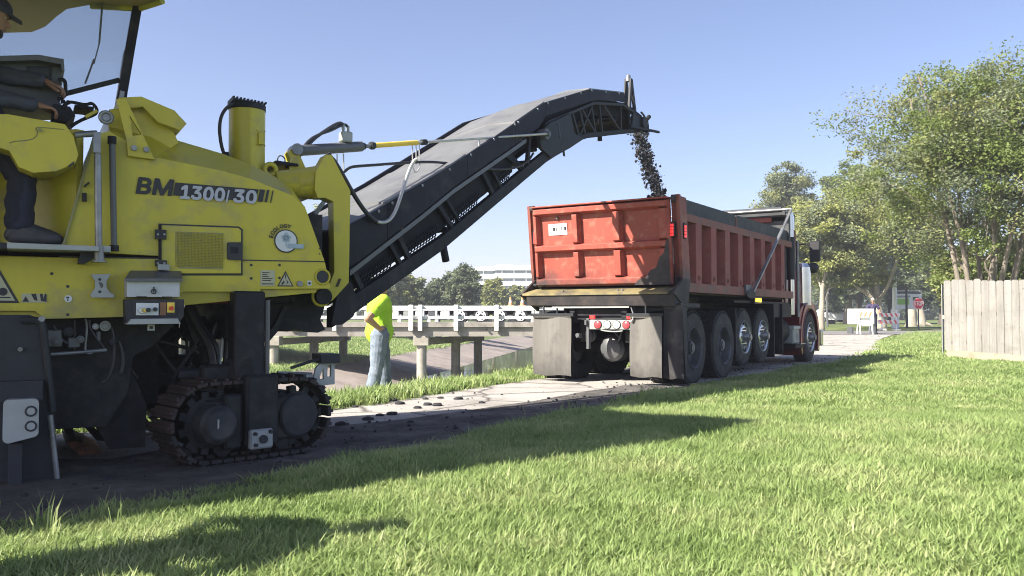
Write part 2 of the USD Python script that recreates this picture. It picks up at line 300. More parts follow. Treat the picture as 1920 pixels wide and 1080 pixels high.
LOOK['soil_grass'] = usdkit.material(stage, '/World/Looks/soil_grass', {'g': ('geometry', {}), 'n': ('noise_texture', dict(scale=.35, detail=6.0, roughness=.65)), 'n2': ('noise_texture', dict(scale=14.0, detail=4.0, roughness=.7)),
    'r': ('rgb_ramp', dict(ramp=[(.3, (.07, .10, .03)), (.5, (.145, .185, .065)), (.72, (.25, .27, .13))])), 'r2': ('rgb_ramp', dict(ramp=[(.3, (.45, .45, .45)), (.7, (1.25, 1.25, 1.2))])), 'm': ('mix', dict(mix_type='multiply', fac=1.0)),
    'b': ('bump', dict(strength=.7, distance=.05)), 'p': ('principled_bsdf', dict(roughness=.8, specular_ior_level=.1))},
    [('g.position', 'n.vector'), ('g.position', 'n2.vector'), ('n.fac', 'r.fac'), ('n2.fac', 'r2.fac'), ('r.color', 'm.color1'), ('r2.color', 'm.color2'), ('m.color', 'p.base_color'), ('n2.fac', 'b.height'), ('b.normal', 'p.normal')], surface='p.BSDF')
LOOK['path_pave'] = usdkit.material(stage, '/World/Looks/path_pave', {'g': ('geometry', {}), 'n': ('noise_texture', dict(scale=.9, detail=7.0, roughness=.65)), 'r': ('rgb_ramp', dict(ramp=[(.3, (.25, .235, .21)), (.5, (.37, .35, .32)), (.7, (.43, .41, .38))])),
    'v': ('voronoi_texture', dict(scale=.9, feature='distance_to_edge')), 'dv': ('noise_texture', dict(scale=1.6, detail=5.0)), 'add': ('mix_vector', dict(fac=(.22), use_clamp=False)), 'vr': ('rgb_ramp', dict(ramp=[(0.0, (.25, .24, .23)), (.012, (.6, .6, .6)), (.03, (1, 1, 1))])), 'm': ('mix', dict(mix_type='multiply', fac=1.0)),
    's': ('noise_texture', dict(scale=55.0, detail=5.0, roughness=.7)), 'sr': ('rgb_ramp', dict(ramp=[(.3, (.62, .62, .62)), (.6, (1.1, 1.1, 1.1))])), 'm2': ('mix', dict(mix_type='multiply', fac=1.0)), 'b': ('bump', dict(strength=.5, distance=.02)), 'p': ('principled_bsdf', dict(roughness=.9, specular_ior_level=.2))},
    [('g.position', 'n.vector'), ('g.position', 'dv.vector'), ('g.position', 'add.a'), ('dv.color', 'add.b'), ('add.result', 'v.vector'), ('n.fac', 'r.fac'), ('v.distance', 'vr.fac'), ('r.color', 'm.color1'), ('vr.color', 'm.color2'), ('g.position', 's.vector'), ('s.fac', 'sr.fac'), ('m.color', 'm2.color1'), ('sr.color', 'm2.color2'), ('m2.color', 'p.base_color'), ('s.fac', 'b.height'), ('b.normal', 'p.normal')], surface='p.BSDF')
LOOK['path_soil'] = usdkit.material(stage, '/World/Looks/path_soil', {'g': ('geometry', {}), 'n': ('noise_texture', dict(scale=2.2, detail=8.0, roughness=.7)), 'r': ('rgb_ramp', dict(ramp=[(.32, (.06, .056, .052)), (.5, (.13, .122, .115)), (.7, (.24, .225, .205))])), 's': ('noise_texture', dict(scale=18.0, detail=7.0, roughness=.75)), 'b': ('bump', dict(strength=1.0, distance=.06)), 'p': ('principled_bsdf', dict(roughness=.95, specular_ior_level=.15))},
    [('g.position', 'n.vector'), ('g.position', 's.vector'), ('n.fac', 'r.fac'), ('r.color', 'p.base_color'), ('s.fac', 'b.height'), ('b.normal', 'p.normal')], surface='p.BSDF')  # dark rough tone that stands in for shadow on the path
LOOK['milled'] = usdkit.material(stage, '/World/Looks/milled', {'g': ('geometry', {}), 'n': ('noise_texture', dict(scale=3.0, detail=7.0, roughness=.7)), 'r': ('rgb_ramp', dict(ramp=[(.3, (.035, .033, .033)), (.55, (.085, .08, .075)), (.75, (.16, .15, .14))])), 's': ('noise_texture', dict(scale=35.0, detail=6.0, roughness=.75)), 'b': ('bump', dict(strength=1.0, distance=.04)), 'p': ('principled_bsdf', dict(roughness=.9))},
    [('g.position', 'n.vector'), ('g.position', 's.vector'), ('n.fac', 'r.fac'), ('r.color', 'p.base_color'), ('s.fac', 'b.height'), ('b.normal', 'p.normal')], surface='p.BSDF')
# ================================================================== SETTING
NEAR = np.array([(-14, -4.5), (-9, -.6), (-5, 2.0), (-3.4, 3.1), (-2.3, 4.0), (-1.6, 4.85), (-.85, 6.1), (.3, 8.0), (1.9, 10.65), (3.05, 12.3), (8, 19.6), (13.2, 30.5), (20, 43)])
FAR = np.array([(-19, -3), (-13, .8), (-9, 3.4), (-5.5, 5.9), (-3.6, 7.2), (-1.9, 8.9), (-1.05, 10.5), (.33, 13), (5, 21), (10.3, 32), (14.5, 43)])
def resample(P, n):
    d = np.r_[0, np.cumsum(np.linalg.norm(np.diff(P, axis=0), axis=1))]; cs = CubicSpline(d, P); t = np.linspace(0, d[-1], n); return cs(t)
NEARs, FARs = resample(NEAR, 260), resample(FAR, 260)
def dist_left(x, y, P):                       # signed distance, positive to the left of the line walked from its first point
    best = np.full(np.shape(x), 1e9); out = np.zeros(np.shape(x))
    Q = np.vstack([P, P[-1] + (P[-1] - P[-2]) / np.linalg.norm(P[-1] - P[-2]) * 300])
    for a, b in zip(Q[:-1], Q[1:]):
        d = b - a; L = d @ d; t = np.clip(((x - a[0]) * d[0] + (y - a[1]) * d[1]) / L, 0, 1)
        qx, qy = x - a[0] - t * d[0], y - a[1] - t * d[1]; r = np.hypot(qx, qy); s = np.sign(d[0] * (y - a[1]) - d[1] * (x - a[0])); m = r < best
        best = np.where(m, r, best); out = np.where(m, r * np.where(s == 0, 1, s), out)
    return out
def sstep(t): t = np.clip(t, 0, 1); return t * t * (3 - 2 * t)
WATER = -2.28
ROADY = (40.2, 48.2)
def road_z(x): return .57 - .50 * sstep((x - 5) / 9.5)
def bank_line(y): return -8.9 + (y - 43.2) * .157
def terrain(x, y):
    x, y = np.asarray(x, float), np.asarray(y, float)
    dF = dist_left(x, y, FAR); dN = -dist_left(x, y, NEAR)
    zn = np.where(dF < .75, 0, -.26 * sstep((dF - .75) / 1.6) - np.maximum(dF - 2.9, 0) * .52)
    dl = bank_line(y) - x
    zl = np.where(dl > 0, -1.5 + 1.45 * sstep(dl / 16) + np.maximum(dl - 14, 0) * .006, -1.5 + np.maximum(dl, -4.7) * .2 + np.minimum(dl + 4.7, 0) * .6)
    zr = -3.5 + .62 * np.maximum(x - (bank_line(y) + 13), 0); zr = np.where(y > 30, np.minimum(zr, .05), -9)
    z = np.maximum(np.maximum(zn, zl), np.maximum(zr, -3.5))
    z = np.where(dF <= .75, np.where(dF < 0, 0, zn), z)
    g = np.maximum(dN, 0)                     # the lawn on the near side
    z = z + np.where(dN > 0, .035 * sstep(g / .5) + .02 * (meshkit.noise(np.stack([x * .8, y * .8, 0 * x], -1), 3) - .5), 0)
    z = z - np.where(dN > 0, np.clip(.075 * (x - 9.6), 0, .6) * sstep((27 - y) / 5), 0)
    zr_ = road_z(x) - .03; inroad = sstep((y - (ROADY[0] - 2.2)) / 2.0) * sstep((ROADY[1] + 2.2 - y) / 2.0)
    raised = (x < -19) | (x > 9.5)
    z = np.where(raised & (inroad > 0), z * (1 - inroad) + np.maximum(zr_, z * 0 + zr_) * inroad, z)
    return z
def tz(x, y): return float(terrain(np.array([x]), np.array([y]))[0])
def grid(xs, ys, zf, off=0.0):
    X, Y = np.meshgrid(xs, ys, indexing='ij'); Z = zf(X, Y) + off; n, k = X.shape
    i = np.arange(n * k).reshape(n, k); q = np.stack([i[:-1, :-1].ravel(), i[1:, :-1].ravel(), i[1:, 1:].ravel(), i[:-1, 1:].ravel()], 1)
    return np.stack([X.ravel(), Y.ravel(), Z.ravel()], 1), q
xs = np.r_[np.linspace(-900, -60, 18)[:-1], np.linspace(-60, -14, 60)[:-1], np.linspace(-14, 16, 150)[:-1], np.linspace(16, 70, 70)[:-1], np.linspace(70, 900, 18)]
ys = np.r_[np.linspace(-300, -12, 8)[:-1], np.linspace(-12, 20, 160)[:-1], np.linspace(20, 60, 110)[:-1], np.linspace(60, 140, 40)[:-1], np.linspace(140, 1500, 16)]
solo('ground', grid(xs, ys, terrain), 'soil_grass', kind='structure', smooth=True)
def strip(A, B, n, off, wob=0.0, seed=0):
    V = []
    for k in range(n + 1):
        t = k / n; V.append(A * (1 - t) + B * t)
    V = np.array(V)
    if wob:
        for k, s in ((0, 1), (n, -1)):
            w = (meshkit.fbm(np.stack([V[k, :, 0] * 1.3, V[k, :, 1] * 1.3, 0 * V[k, :, 0]], -1), 3, seed + k) - .5) * wob; V[k] += w[:, None]
    i = np.arange(V.shape[0] * V.shape[1]).reshape(V.shape[:2]); q = np.stack([i[:-1, :-1].ravel(), i[1:, :-1].ravel(), i[1:, 1:].ravel(), i[:-1, 1:].ravel()], 1)
    P = V.reshape(-1, 2); z = terrain(P[:, 0], P[:, 1]) + off
    return np.c_[P, z], q
solo('path', strip(NEARs, FARs, 10, .012, .22, 5), 'path_pave', kind='structure', smooth=True)
sel = slice(0, int(np.argmin(np.hypot(NEARs[:, 0] + 1.0, NEARs[:, 1] - 5.85))))                            # the length of path that the machine has just milled
mid = NEARs * 1.06 - FARs * .06; mid2 = NEARs * .30 + FARs * .70
solo('milled_surface', strip(mid[sel], mid2[sel], 6, .020, .15, 9), 'milled', kind='structure', smooth=True)
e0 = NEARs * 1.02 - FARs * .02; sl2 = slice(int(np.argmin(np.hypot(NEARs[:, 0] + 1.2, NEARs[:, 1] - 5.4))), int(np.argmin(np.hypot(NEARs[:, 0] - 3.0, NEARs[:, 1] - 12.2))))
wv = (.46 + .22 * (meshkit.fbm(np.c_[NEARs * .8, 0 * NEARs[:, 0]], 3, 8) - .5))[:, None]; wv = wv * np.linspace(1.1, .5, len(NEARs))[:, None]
solo('path_soil', strip(e0[sl2], (NEARs * (1 - wv) + FARs * wv)[sl2], 8, .017, .2, 12), 'path_soil', kind='structure', smooth=True)  # shade painted on the path's near half, deepening the machine's cast shadow
yy = np.linspace(8, 140, 90); ll = np.stack([bank_line(yy) + .02, yy], 1); lr = np.stack([bank_line(yy) + 6.0, yy], 1)
solo('canal_lining', strip(lr, ll, 8, .03), 'lining', kind='structure', smooth=True)
solo('water', (np.array([(-14, 2, WATER), (22, 30, WATER), (46, 140, WATER), (4, 140, WATER), (-12, 14, WATER)], float), np.array([(0, 1, 2), (0, 2, 3), (0, 3, 4)])), 'water', kind='structure', smooth=False)
# the cross road that runs over the bridge and meets the path
rx = np.r_[np.linspace(-400, -18, 12), np.linspace(-17, 30, 48), np.linspace(31, 400, 14)]; ry = np.linspace(ROADY[0], ROADY[1], 4)
solo('road', grid(rx, ry, lambda X, Y: road_z(X) + 0 * Y), 'asphalt_road', kind='structure', smooth=True)
# the path's far mouth and a concrete pavement beside the road
ap = np.stack([np.linspace(13.5, 60, 40), np.full(40, 49.3)], 1); ap2 = ap + [0, 1.6]
solo('pavement', strip(ap, ap2, 2, .06), 'concrete', kind='structure', smooth=True)

# ---- bridge
bw = thing('canal_bridge', 'grey concrete road bridge on round columns with white railing over the canal', 'bridge', (0, 0, 0))
part(bw, 'deck', cat([box(-19, 9.0, 40.0, 48.4, .20, .545), box(-19, 9.0, 39.86, 40.0, .42, .66)]), 'deck_concrete', label='stained pale concrete bridge deck edge')
part(bw, 'edge_beam', box(-19, 9.0, 39.98, 40.35, -.02, .199), 'deck_concrete')
for yk in (44.2, 48.2): part(bw, 'girder', box(-19, 9.0, yk - .2, yk + .15, -.12, .199), 'deck_concrete')
bx = np.arange(-15.92, 9.1, 1.9)
for side, yk in ((0, 39.80), (1, 48.5)):
    for i, x in enumerate(bx):
        if x > 9: continue
        xs_ = [x] if i % 4 != 2 else [x - .22, x + .22]
        for xx in xs_:
            p = part(bw, 'rail_post', cbox(xx - .1, xx + .1, yk - .1, yk + .1, .24 if side == 0 else .55, 1.46, .012), 'rail_white')
    for z0, z1 in ((1.26, 1.41), (.79, .93)):
        for i in range(0, len(bx) - 4, 4):
            part(bw, 'rail', cbox(bx[i] - .92 + (1.45 if i == 0 else 0) - 1.45 * (i == 0), bx[i + 4] - .94, yk + .06 if side == 0 else yk - .15, yk + .15 if side == 0 else yk - .06, z0, z1, .01), 'rail_white')
for sx in np.arange(-14.97, 8, 3.8): part(bw, 'rail_strut', box(sx - .05, sx + .05, 39.90, 39.94, .955, 1.235), 'rail_white')
for i in range(5): part(bw, 'stain_drain', cyl((-15 + i * 4.6, 39.9, .30), (-15 + i * 4.6, 39.84, .30), .05), 'black_steel')
for k, x0 in enumerate((-15.9, -11.3, -4.28)):
    dxk = (0, 1.35, 2.35) if x0 > -6 else (0, 1.0, 1.75)
    for j, yk in enumerate((40.25, 44.2, 48.1)):
        xx = x0 + dxk[j]; zb = tz(xx, yk)
        c = part(bw, 'column', cyl((xx, yk, zb - .3), (xx, yk, -.44 if j else -.47), .235, n=24), 'concrete')
        part(c, 'column_cap', cbox(xx - .36, xx + .36, yk - .33, yk + .36, -.46, -.021 if j == 0 else -.125, .02), 'concrete')
    part(bw, 'cross_beam', bar((x0, 40.6, -.30), (x0 + dxk[2], 48.0, -.30), .42, .30), 'concrete')

# crumbs of broken asphalt left by the machine
rc = np.random.default_rng(91); cr = []
for k in range(2600):
    i = rc.integers(30, 150); f_ = rc.random() ** .8; c = NEARs[i] * (1 - f_) + FARs[i] * f_ + rc.normal(0, .12, 2); s_ = .004 + .014 * rc.random() ** 4
    if f_ > .42 and rc.random() < .86: continue
    b = trimesh.creation.icosphere(0, 1.0); b.vertices *= (1 + rc.normal(0, .25, b.vertices.shape)) * s_ * [1.2, 1, .7]; b.apply_translation([c[0], c[1], .022 + s_ * .3]); cr.append(b)
solo('asphalt_crumbs', cat(cr), 'asphalt_lump', 'loose dark crumbs of milled asphalt on the path', None, kind='stuff', smooth=False)
# ================================================================== COLD MILLING MACHINE
MM = thing('milling_machine', 'yellow cold milling machine on crawler tracks with long black loading conveyor', 'milling machine', M.o, M.head)
YP = -1.02
def P(pts, y=YP): return M.prof(y, pts)
def plate(pts, y, t=.014, holes=()): return prism(P(pts, y), y, y + t, [P(h, y) for h in holes])
low = [(-420, 468), (0, 481), (453, 488), (609, 491), (620, 541), (488, 542), (488, 567), (474, 567), (462, 556), (448, 547), (345, 547), (240, 594), (85, 598), (65, 583), (0, 583), (-420, 592)]
up = [(112, 470), (121, 446), (178, 252), (205, 246), (292, 295), (417, 320), (470, 335), (550, 367), (572, 388), (587, 430), (609, 491), (453, 488)]
# the solid inside the panels
part(MM, 'engine_body', cat([prism(P(up), -1.0, .98), prism([(-4.2, 1.02), (-1.25, .98), (.42, 1.16), (.42, 1.36), (-4.2, 1.36)], -.99, .98), prism([(-4.2, 1.36), (-1.1, 1.36), (-1.1, 2.2), (-4.2, 2.2)], -.42, .98)]), 'yellow')
part(MM, 'lower_side_panel', plate(low, YP), 'yellow_panel')
part(MM, 'upper_side_panel', plate(up, YP + .004, .012), 'yellow_panel')
part(MM, 'panel_seam', plate([(112, 479.5), (453, 486.6), (609, 489.6), (609, 491.5), (453, 488.6), (112, 481.5)], YP - .003, .004), 'print_black')
# chamfered hood
Ll = P([(205, 246), (292, 295), (417, 320), (470, 335), (550, 367), (572, 388)]); Uu = P([(205, 232), (335, 264), (420, 289), (470, 309), (517, 332), (545, 352)], -.82)
V, F = [], []
for (a, b), (c, d) in zip(Ll, Uu): V += [(a, -1.015, b), (c, -.82, d), (c, .82, d), (a, 1.0, b)]
for i in range(len(Ll) - 1):
    for j in range(3): k = 4 * i + j; F += [(k, k + 4, k + 5), (k, k + 5, k + 1)]
k = 4 * (len(Ll) - 1); F += [(k, k + 3, k + 2), (k, k + 2, k + 1), (0, 1, 2), (0, 2, 3)]
part(MM, 'hood', trimesh.Trimesh(V, F), 'yellow', smooth=False)
# rear hump with its overhanging lid and bolted bracket
part(MM, 'hood_hump', prism(P([(203, 246), (205, 205), (262, 200), (322, 240), (335, 268), (292, 297)], -.90), -.90, .55), 'yellow')
lid = part(MM, 'hump_lid', prism(P([(222, 183), (265, 181), (327, 207), (350, 232), (338, 244), (296, 229), (268, 200), (236, 203)], -.97), -.97, .6), 'yellow')
part(lid, 'lid_recess', prism(P([(268, 202), (292, 212), (318, 226), (322, 236), (300, 230)], -.9), -.915, -.905), 'grille_yellow')
br = part(MM, 'post_bracket', plate([(218, 186), (236, 184), (290, 299), (240, 292), (237, 262)], YP - .03, .03, holes=[[(243, 216), (266, 252), (249, 255)]]), 'yellow')
for q in ((251, 278), (274, 281)):
    a = M.s3(*q, YP - .03); part(br, 'bolt', cyl(a, a + [0, -.018, 0], .019, n=6), 'steel')
part(MM, 'lifting_eye', cat([ring(M.s3(199, 220, -1.0), (0, 1, 0), .035, .012), cyl(M.s3(199, 220, -1.0), M.s3(199, 220, -1.0) + [0, .05, 0], .028)]), 'steel')
# exhaust stack
a0, a1 = M.s3(460, 318, -.5), M.s3(462, 207, -.5); r0 = .132
ex = part(MM, 'exhaust_stack', cyl((a0[0] + .01, -.5, a0[2] - .12), (a0[0] + .01, -.5, a1[2]), r0, n=36), 'yellow')
ax = a0[0] + .01
part(ex, 'stack_collar', cyl((ax, -.5, a1[2] - .005), (ax, -.5, a1[2] + .035), r0 + .004, n=36), 'black_paint')
part(ex, 'stack_cap', cat([cyl((ax, -.5, a1[2] + .03), (ax, -.5, a1[2] + .05), .09)] + [box(ax - .125 + .026 * k, ax - .112 + .026 * k, -.6, -.4, a1[2] + .045, a1[2] + .075 - .002 * k) for k in range(10)]), 'dark_grey')
part(ex, 'stack_plate', cat([box(ax + .055, ax + .10, -.634, -.60, 2.27, 2.36)] + [box(ax + .04 + .02 * i, ax + .046 + .02 * i, -.636, -.61, z, z + .006) for i in (0, 3) for z in (2.26, 2.37)]), 'yellow')
part(MM, 'stack_hose', tube([M.s3(*q, -.56) for q in ((445, 196), (428, 200), (414, 222), (413, 260), (424, 298))], .013), 'hose')
part(MM, 'hose_boot', cyl(M.s3(424, 298, -.56), M.s3(424, 298, -.56) + [0, 0, .05], .03, .018), 'black_paint')
# side door, hinges, handle, grille
door_edge = [(300, 421), (447, 427), (452, 432), (452, 513), (338, 513), (300, 506)]
part(MM, 'door_seam', plate([(297, 419), (448, 424.5), (455, 430), (455, 516.5), (338, 516.5), (297, 508)], YP - .004, .005), 'print_black')
dr = part(MM, 'side_door', plate([(300, 422), (447, 427.5), (452, 432), (452, 512.5), (338, 512.5), (300, 505)], YP - .014, .016), 'yellow_panel')
part(dr, 'mesh_grille', plate([(329, 434), (419, 437), (418, 505), (336, 503), (329, 490)], YP - .017, .004), 'grille_yellow')
g0, g1 = P([(329, 434), (418, 505)]); gm = []
for k in range(34):
    x = g0[0] + (g1[0] - g0[0]) * (k + .5) / 34; gm.append(box(x - .0016, x + .0016, YP - .0205, YP - .0165, g1[1] + .01, g0[1] - .004))
for k in range(22):
    z = g1[1] + .008 + (g0[1] - g1[1] - .012) * (k + .5) / 22; gm.append(box(g0[0] + .012, g1[0] - .004, YP - .0205, YP - .0165, z - .0016, z + .0016))
part(dr, 'grille_wires', cat(gm), 'yellow', smooth=False, kind='stuff')
h = part(dr, 'door_handle', prism(sg.Polygon(P([(428, 458), (450, 458), (450, 485), (428, 484)])).buffer(.012), YP - .03, YP - .01), 'print_black')
part(h, 'latch', plate([(433, 463), (446, 463), (446, 474), (433, 474)], YP - .034, .01), 'black_paint')
for qs in ([(291, 430), (312, 431), (312, 449), (291, 448)], [(291, 487), (313, 488), (313, 500), (291, 499)]):
    hh = part(dr, 'hinge', plate(qs, YP - .03, .02), 'dark_grey')
    for px in (296, 308):
        a = M.s3(px, (qs[0][1] + qs[2][1]) / 2, YP - .03); part(dr, 'hinge_screw', cyl(a, a + [0, -.006, 0], .008, n=8), 'steel')
part(dr, 'hinge_pin', cyl(M.s3(301, 420, YP - .02), M.s3(301, 505, YP - .02), .007), 'black_paint')
part(MM, 'lock_plate', plate([(296, 495), (318, 496), (318, 507), (296, 506)], YP - .036, .01), 'light_grey')
# lettering
bx0, bz0 = P([(250, 362)])[0]; hb = P([(262, 332)])[0][1] - bz0
part(MM, 'letter_band', cat([plate([(329, 342), (485, 355), (479, 378), (324, 366)], YP - .0035, .003), plate([(487.5, 355), (497, 355.6), (492.5, 378.5), (483, 377.6)], YP - .0035, .003), plate([(501, 356), (505, 356.3), (500.5, 379), (496, 378.6)], YP - .0035, .003), plate([(511, 357), (513, 357.2), (508.3, 380), (506.5, 379.9)], YP - .0035, .003)]), 'print_black', smooth=False)
wB = P([(327, 366)])[0][0] - bx0
part(MM, 'lettering', cat([text('BM', hb * .94, (bx0 + dx, bz0 + dz), YP - .001 - e, .16, width=wB * .91) for dx, dz, e in ((0, 0, 0), (.005, 0, .0004), (.002, .004, .0008))]), 'print_black', smooth=False, label='black model lettering BM on the side panel')
n0 = P([(332, 372)])[0]; n1 = P([(480, 383)])[0]
for t, (p, q) in {'1300': ((333, 372), (422, 377)), '30': ((434, 379), (480, 382))}.items():
    s, e = P([p, q]); part(MM, 'lettering', cat([text(t, hb * .78, (s[0] + dx, s[1] + dz), YP - .006 - e_, .10, width=(e[0] - s[0]) * .96) for dx, dz, e_ in ((0, 0, 0), (.006, 0, .0004), (.003, .005, .0008))]), 'print_silver', smooth=False, label=f'silver model number {t} on the side panel')
part(MM, 'letter_bar', plate([(428, 356), (431, 356.3), (426, 380), (423, 379.7)], YP - .0065, .003), 'print_silver', smooth=False)
# ecology emblem
ec, ez = P([(536, 452)])[0]; R = .083
def disc(c, z, r, y, t=.003, n=40): return cyl((c, y, z), (c, y - t, z), r, n=n)
part(MM, 'emblem_ring', disc(ec, ez, R, YP - .001), 'print_black'); em = part(MM, 'emblem_disc', disc(ec, ez, R * .9, YP - .004, .002), 'print_white')
part(em, 'emblem_tab', box(ec + .01, ec + .125, YP - .009, YP - .006, ez - .05, ez - .018), 'print_blue')
part(em, 'emblem_tree', cat([disc(ec + dx * .9, ez + dz, r, YP - .006, .0015, 16) for dx, dz, r in ((0, .045, .016), (-.022, .028, .014), (.022, .028, .014), (0, .022, .02), (-.014, .005, .014), (.014, .005, .014))] + [box(ec - .003, ec + .003, YP - .0078, YP - .006, ez - .04, ez)]), 'print_blue')
for k, ch in enumerate('ECOLOGY'):
    an = math.radians(165 - k * 14.5); rr = R * 1.14
    c = text(ch, .026, (0, 0), 0, bold=True); c.apply_translation([-c.bounds[:, 0].mean(), 0, 0]); c.apply_transform(trimesh.transformations.rotation_matrix(-(an - math.pi / 2), [0, 1, 0])); c.apply_translation([ec + rr * math.cos(an), YP - .001, ez + rr * math.sin(an)])
    part(MM, 'lettering', c, 'print_black', smooth=False)
# stickers
def tri(c, z, s, y): return prism([(c - s / 2, z), (c + s / 2, z), (c, z + s * .95)], y - .002, y)
def sticker_tri(name, px, py, s):
    c, z = P([(px, py)])[0]; a = part(MM, name, tri(c, z, s, YP - .001), 'print_black'); b = sg.Polygon([(c - s / 2, z), (c + s / 2, z), (c, z + s * .95)]).buffer(-s * .065)
    part(a, 'sticker_field', prism(b, YP - .0045, YP - .002), 'print_pale'); return a, c, z
a, c, z = sticker_tri('warning_sign', 535, 537, .115)
part(a, 'sticker_mark', cat([box(c - .003, c + .003, YP - .0065, YP - .004, z + .055, z + .085), prism([(c + .004, z + .012), (c + .022, z + .03), (c + .004, z + .05), (c + .012, z + .03)], YP - .0065, YP - .004), prism([(c - .035, z + .014), (c - .012, z + .04), (c - .006, z + .03), (c - .02, z + .012)], YP - .0065, YP - .004)]), 'print_black')
a, c, z = sticker_tri('warning_sign', -2, 568, .215)
part(a, 'sticker_mark', cat([prism(sg.Point(c + .02, z + .068).buffer(.024), YP - .0065, YP - .004, ), box(c - .06, c + .06, YP - .0065, YP - .004, z + .03, z + .037)]), 'print_black')
x0, z0 = P([(488, 536)])[0]; x1, z1 = P([(515, 507)])[0]
a = part(MM, 'notice_plate', box(x0, x1, YP - .004, YP, z0, z1), 'print_pale')
part(a, 'notice_print', cat([box(x0 + .012, x0 + .012 + w, YP - .0055, YP - .0035, z1 - .02 - k * .0135, z1 - .015 - k * .0135) for k, w in enumerate((.05, .035, .045, .07, .06, .0, .08))][:5] + [box(x0 + .01, x1 - .01, YP - .0055, YP - .0035, z0 + .012, z0 + .018)]), 'dark_grey')
x0, z0 = P([(40, 567)])[0]; x1, z1 = P([(88, 551)])[0]
a = part(MM, 'notice_plate', box(x0, x1, YP - .004, YP, z0, z1), 'print_pale'); w = (x1 - x0) / 3
part(a, 'notice_print', cat([tri(x0 + w * .5, z0 + .004, w * .8, YP - .003), prism([(x0 + w * 1.1, z1), (x0 + w * 1.5, z0 + .015), (x0 + w * 1.9, z0 + .01), (x0 + w * 1.7, z1)], YP - .0055, YP - .0035), prism([(x0 + w * 2.15, z1), (x0 + w * 2.3, z0 + .01), (x1 - .002, z0 + .004), (x1 - .002, z1), (x1 - .012, z1), (x1 - .02, z0 + .02), (x0 + w * 2.5, z1)], YP - .0055, YP - .0035)]), 'print_black')
c, z = P([(128, 560)])[0]; a = part(MM, 'notice_disc', disc(c, z, .022, YP - .001), 'print_white'); part(a, 'notice_print', cat([box(c - .012, c + .004, YP - .006, YP - .004, z + .003, z + .012), box(c - .006, c, YP - .006, YP - .004, z - .014, z)]), 'print_black')
c, z = P([(580, 531)])[0]; a = part(MM, 'notice_plate', box(c - .015, c + .015, YP - .003, YP, z - .018, z + .018), 'print_white'); part(a, 'notice_print', prism(sg.Point(c, z).buffer(.009), YP - .005, YP - .003), 'print_black')
for q in ((127, 537), (127, 590), (471, 497), (471, 522), (524, 497), (524, 521), (97, 513), (599, 466), (599, 476)):
    c, z = P([q])[0]; part(MM, 'bolt_hole', disc(c, z, .0095 if q[0] < 590 else .005, YP - .0005, .0015, 14), 'print_black')
c, z = P([(561, 532)])[0]; part(MM, 'fastener', cyl((c, YP, z), (c, YP - .02, z), .02), 'steel')
c, z = P([(603, 519)])[0]; part(MM, 'lifting_hole', disc(c, z, .047, YP - .002, .003), 'print_black'); part(MM, 'hole_rim', ring((c + .006, YP - .004, z), (0, 1, 0), .052, .008), 'yellow')
# operator's side: slanted bulkhead, platform, guard pods and rails
part(MM, 'bulkhead_panel', trimesh.convex.convex_hull(np.array([(x, y, z) for x, y in ((-1.14, -.99), (-1.75, -.43), (-1.72, -.40), (-1.10, -.97)) for z in (1.44, 2.18)])), 'yellow')
part(MM, 'bulkhead_edge', prism(P([(121, 446), (112, 470), (118, 470), (181, 252), (175, 252)], YP - .01), YP - .012, YP + .02), 'grille_yellow')
part(MM, 'platform', prism([M.side(13, 455, -1.2), M.side(185, 462, -1.2), M.side(185, 471, -1.2), M.side(13, 466, -1.2)], -1.22, -.45), 'light_grey', label='pale grey foot platform')
part(MM, 'platform_end', prism(M.prof(-1.2, [(-300, 440), (13, 455), (13, 466), (-300, 470)]), -1.2, -.43), 'mid_grey')
part(MM, 'platform_bracket', cat([prism(M.prof(-1.1, [(152, 470), (185, 470), (180, 482), (158, 495), (146, 494)]), -1.12, -1.0), cyl(M.s3(153, 488, -1.1), M.s3(153, 488, -1.02), .022)]), 'mid_grey')
pod = part(MM, 'console_pod', prism(sg.Polygon(M.prof(-1.2, [(-420, 205), (15, 214), (122, 233), (138, 256), (147, 290), (141, 306), (105, 321), (62, 324), (35, 313), (18, 283), (-20, 270), (-420, 268)])).buffer(-.008).buffer(.008), -1.2, -.86), 'yellow_panel')
part(pod, 'pod_slot', prism(M.prof(-1.2, [(127, 311), (139, 302), (139, 307), (130, 313)]), -1.203, -1.19), 'print_black')
part(pod, 'pod_seam', tube([M.s3(*q, -1.2) for q in ((18, 268), (40, 264), (62, 260), (70, 248), (68, 240), (90, 240), (120, 243))], .003), 'grille_yellow')
part(pod, 'pod_knob', cyl(M.s3(75, 244, -1.2), M.s3(75, 244, -1.215), .011), 'grille_yellow')
part(MM, 'hand_rail', cat([cyl(M.s3(182, 248, -1.14), M.s3(185, 462, -1.14), .0165, n=16), cyl(M.s3(183, 290, -1.14), M.s3(185, 462, -1.14), .021, n=16), cyl(M.s3(140, 253, -1.14), M.s3(182, 250, -1.14), .02), box(*(lambda a, b: (a[0], b[0], -1.165, -1.115, b[1], a[1]))(M.side(175, 248, -1.14), M.side(188, 288, -1.14)))]), 'steel')
part(MM, 'rail_foot', cat([cyl(M.s3(185, 462, -1.14), M.s3(186, 492, -1.14), .03, n=18), cyl(M.s3(186, 489, -1.14), M.s3(186, 492, -1.14), .045, n=18)]), 'steel')
part(MM, 'rail_clamp', box(*(lambda a, b: (a[0], b[0], -1.16, -1.03, b[1], a[1]))(M.side(192, 462, -1.1), M.side(206, 474, -1.1))), 'light_grey')
gr = part(MM, 'grey_stay', cyl(M.s3(210, 258, -1.08), M.s3(214, 470, -1.08), .019, n=16), 'grey_paint')
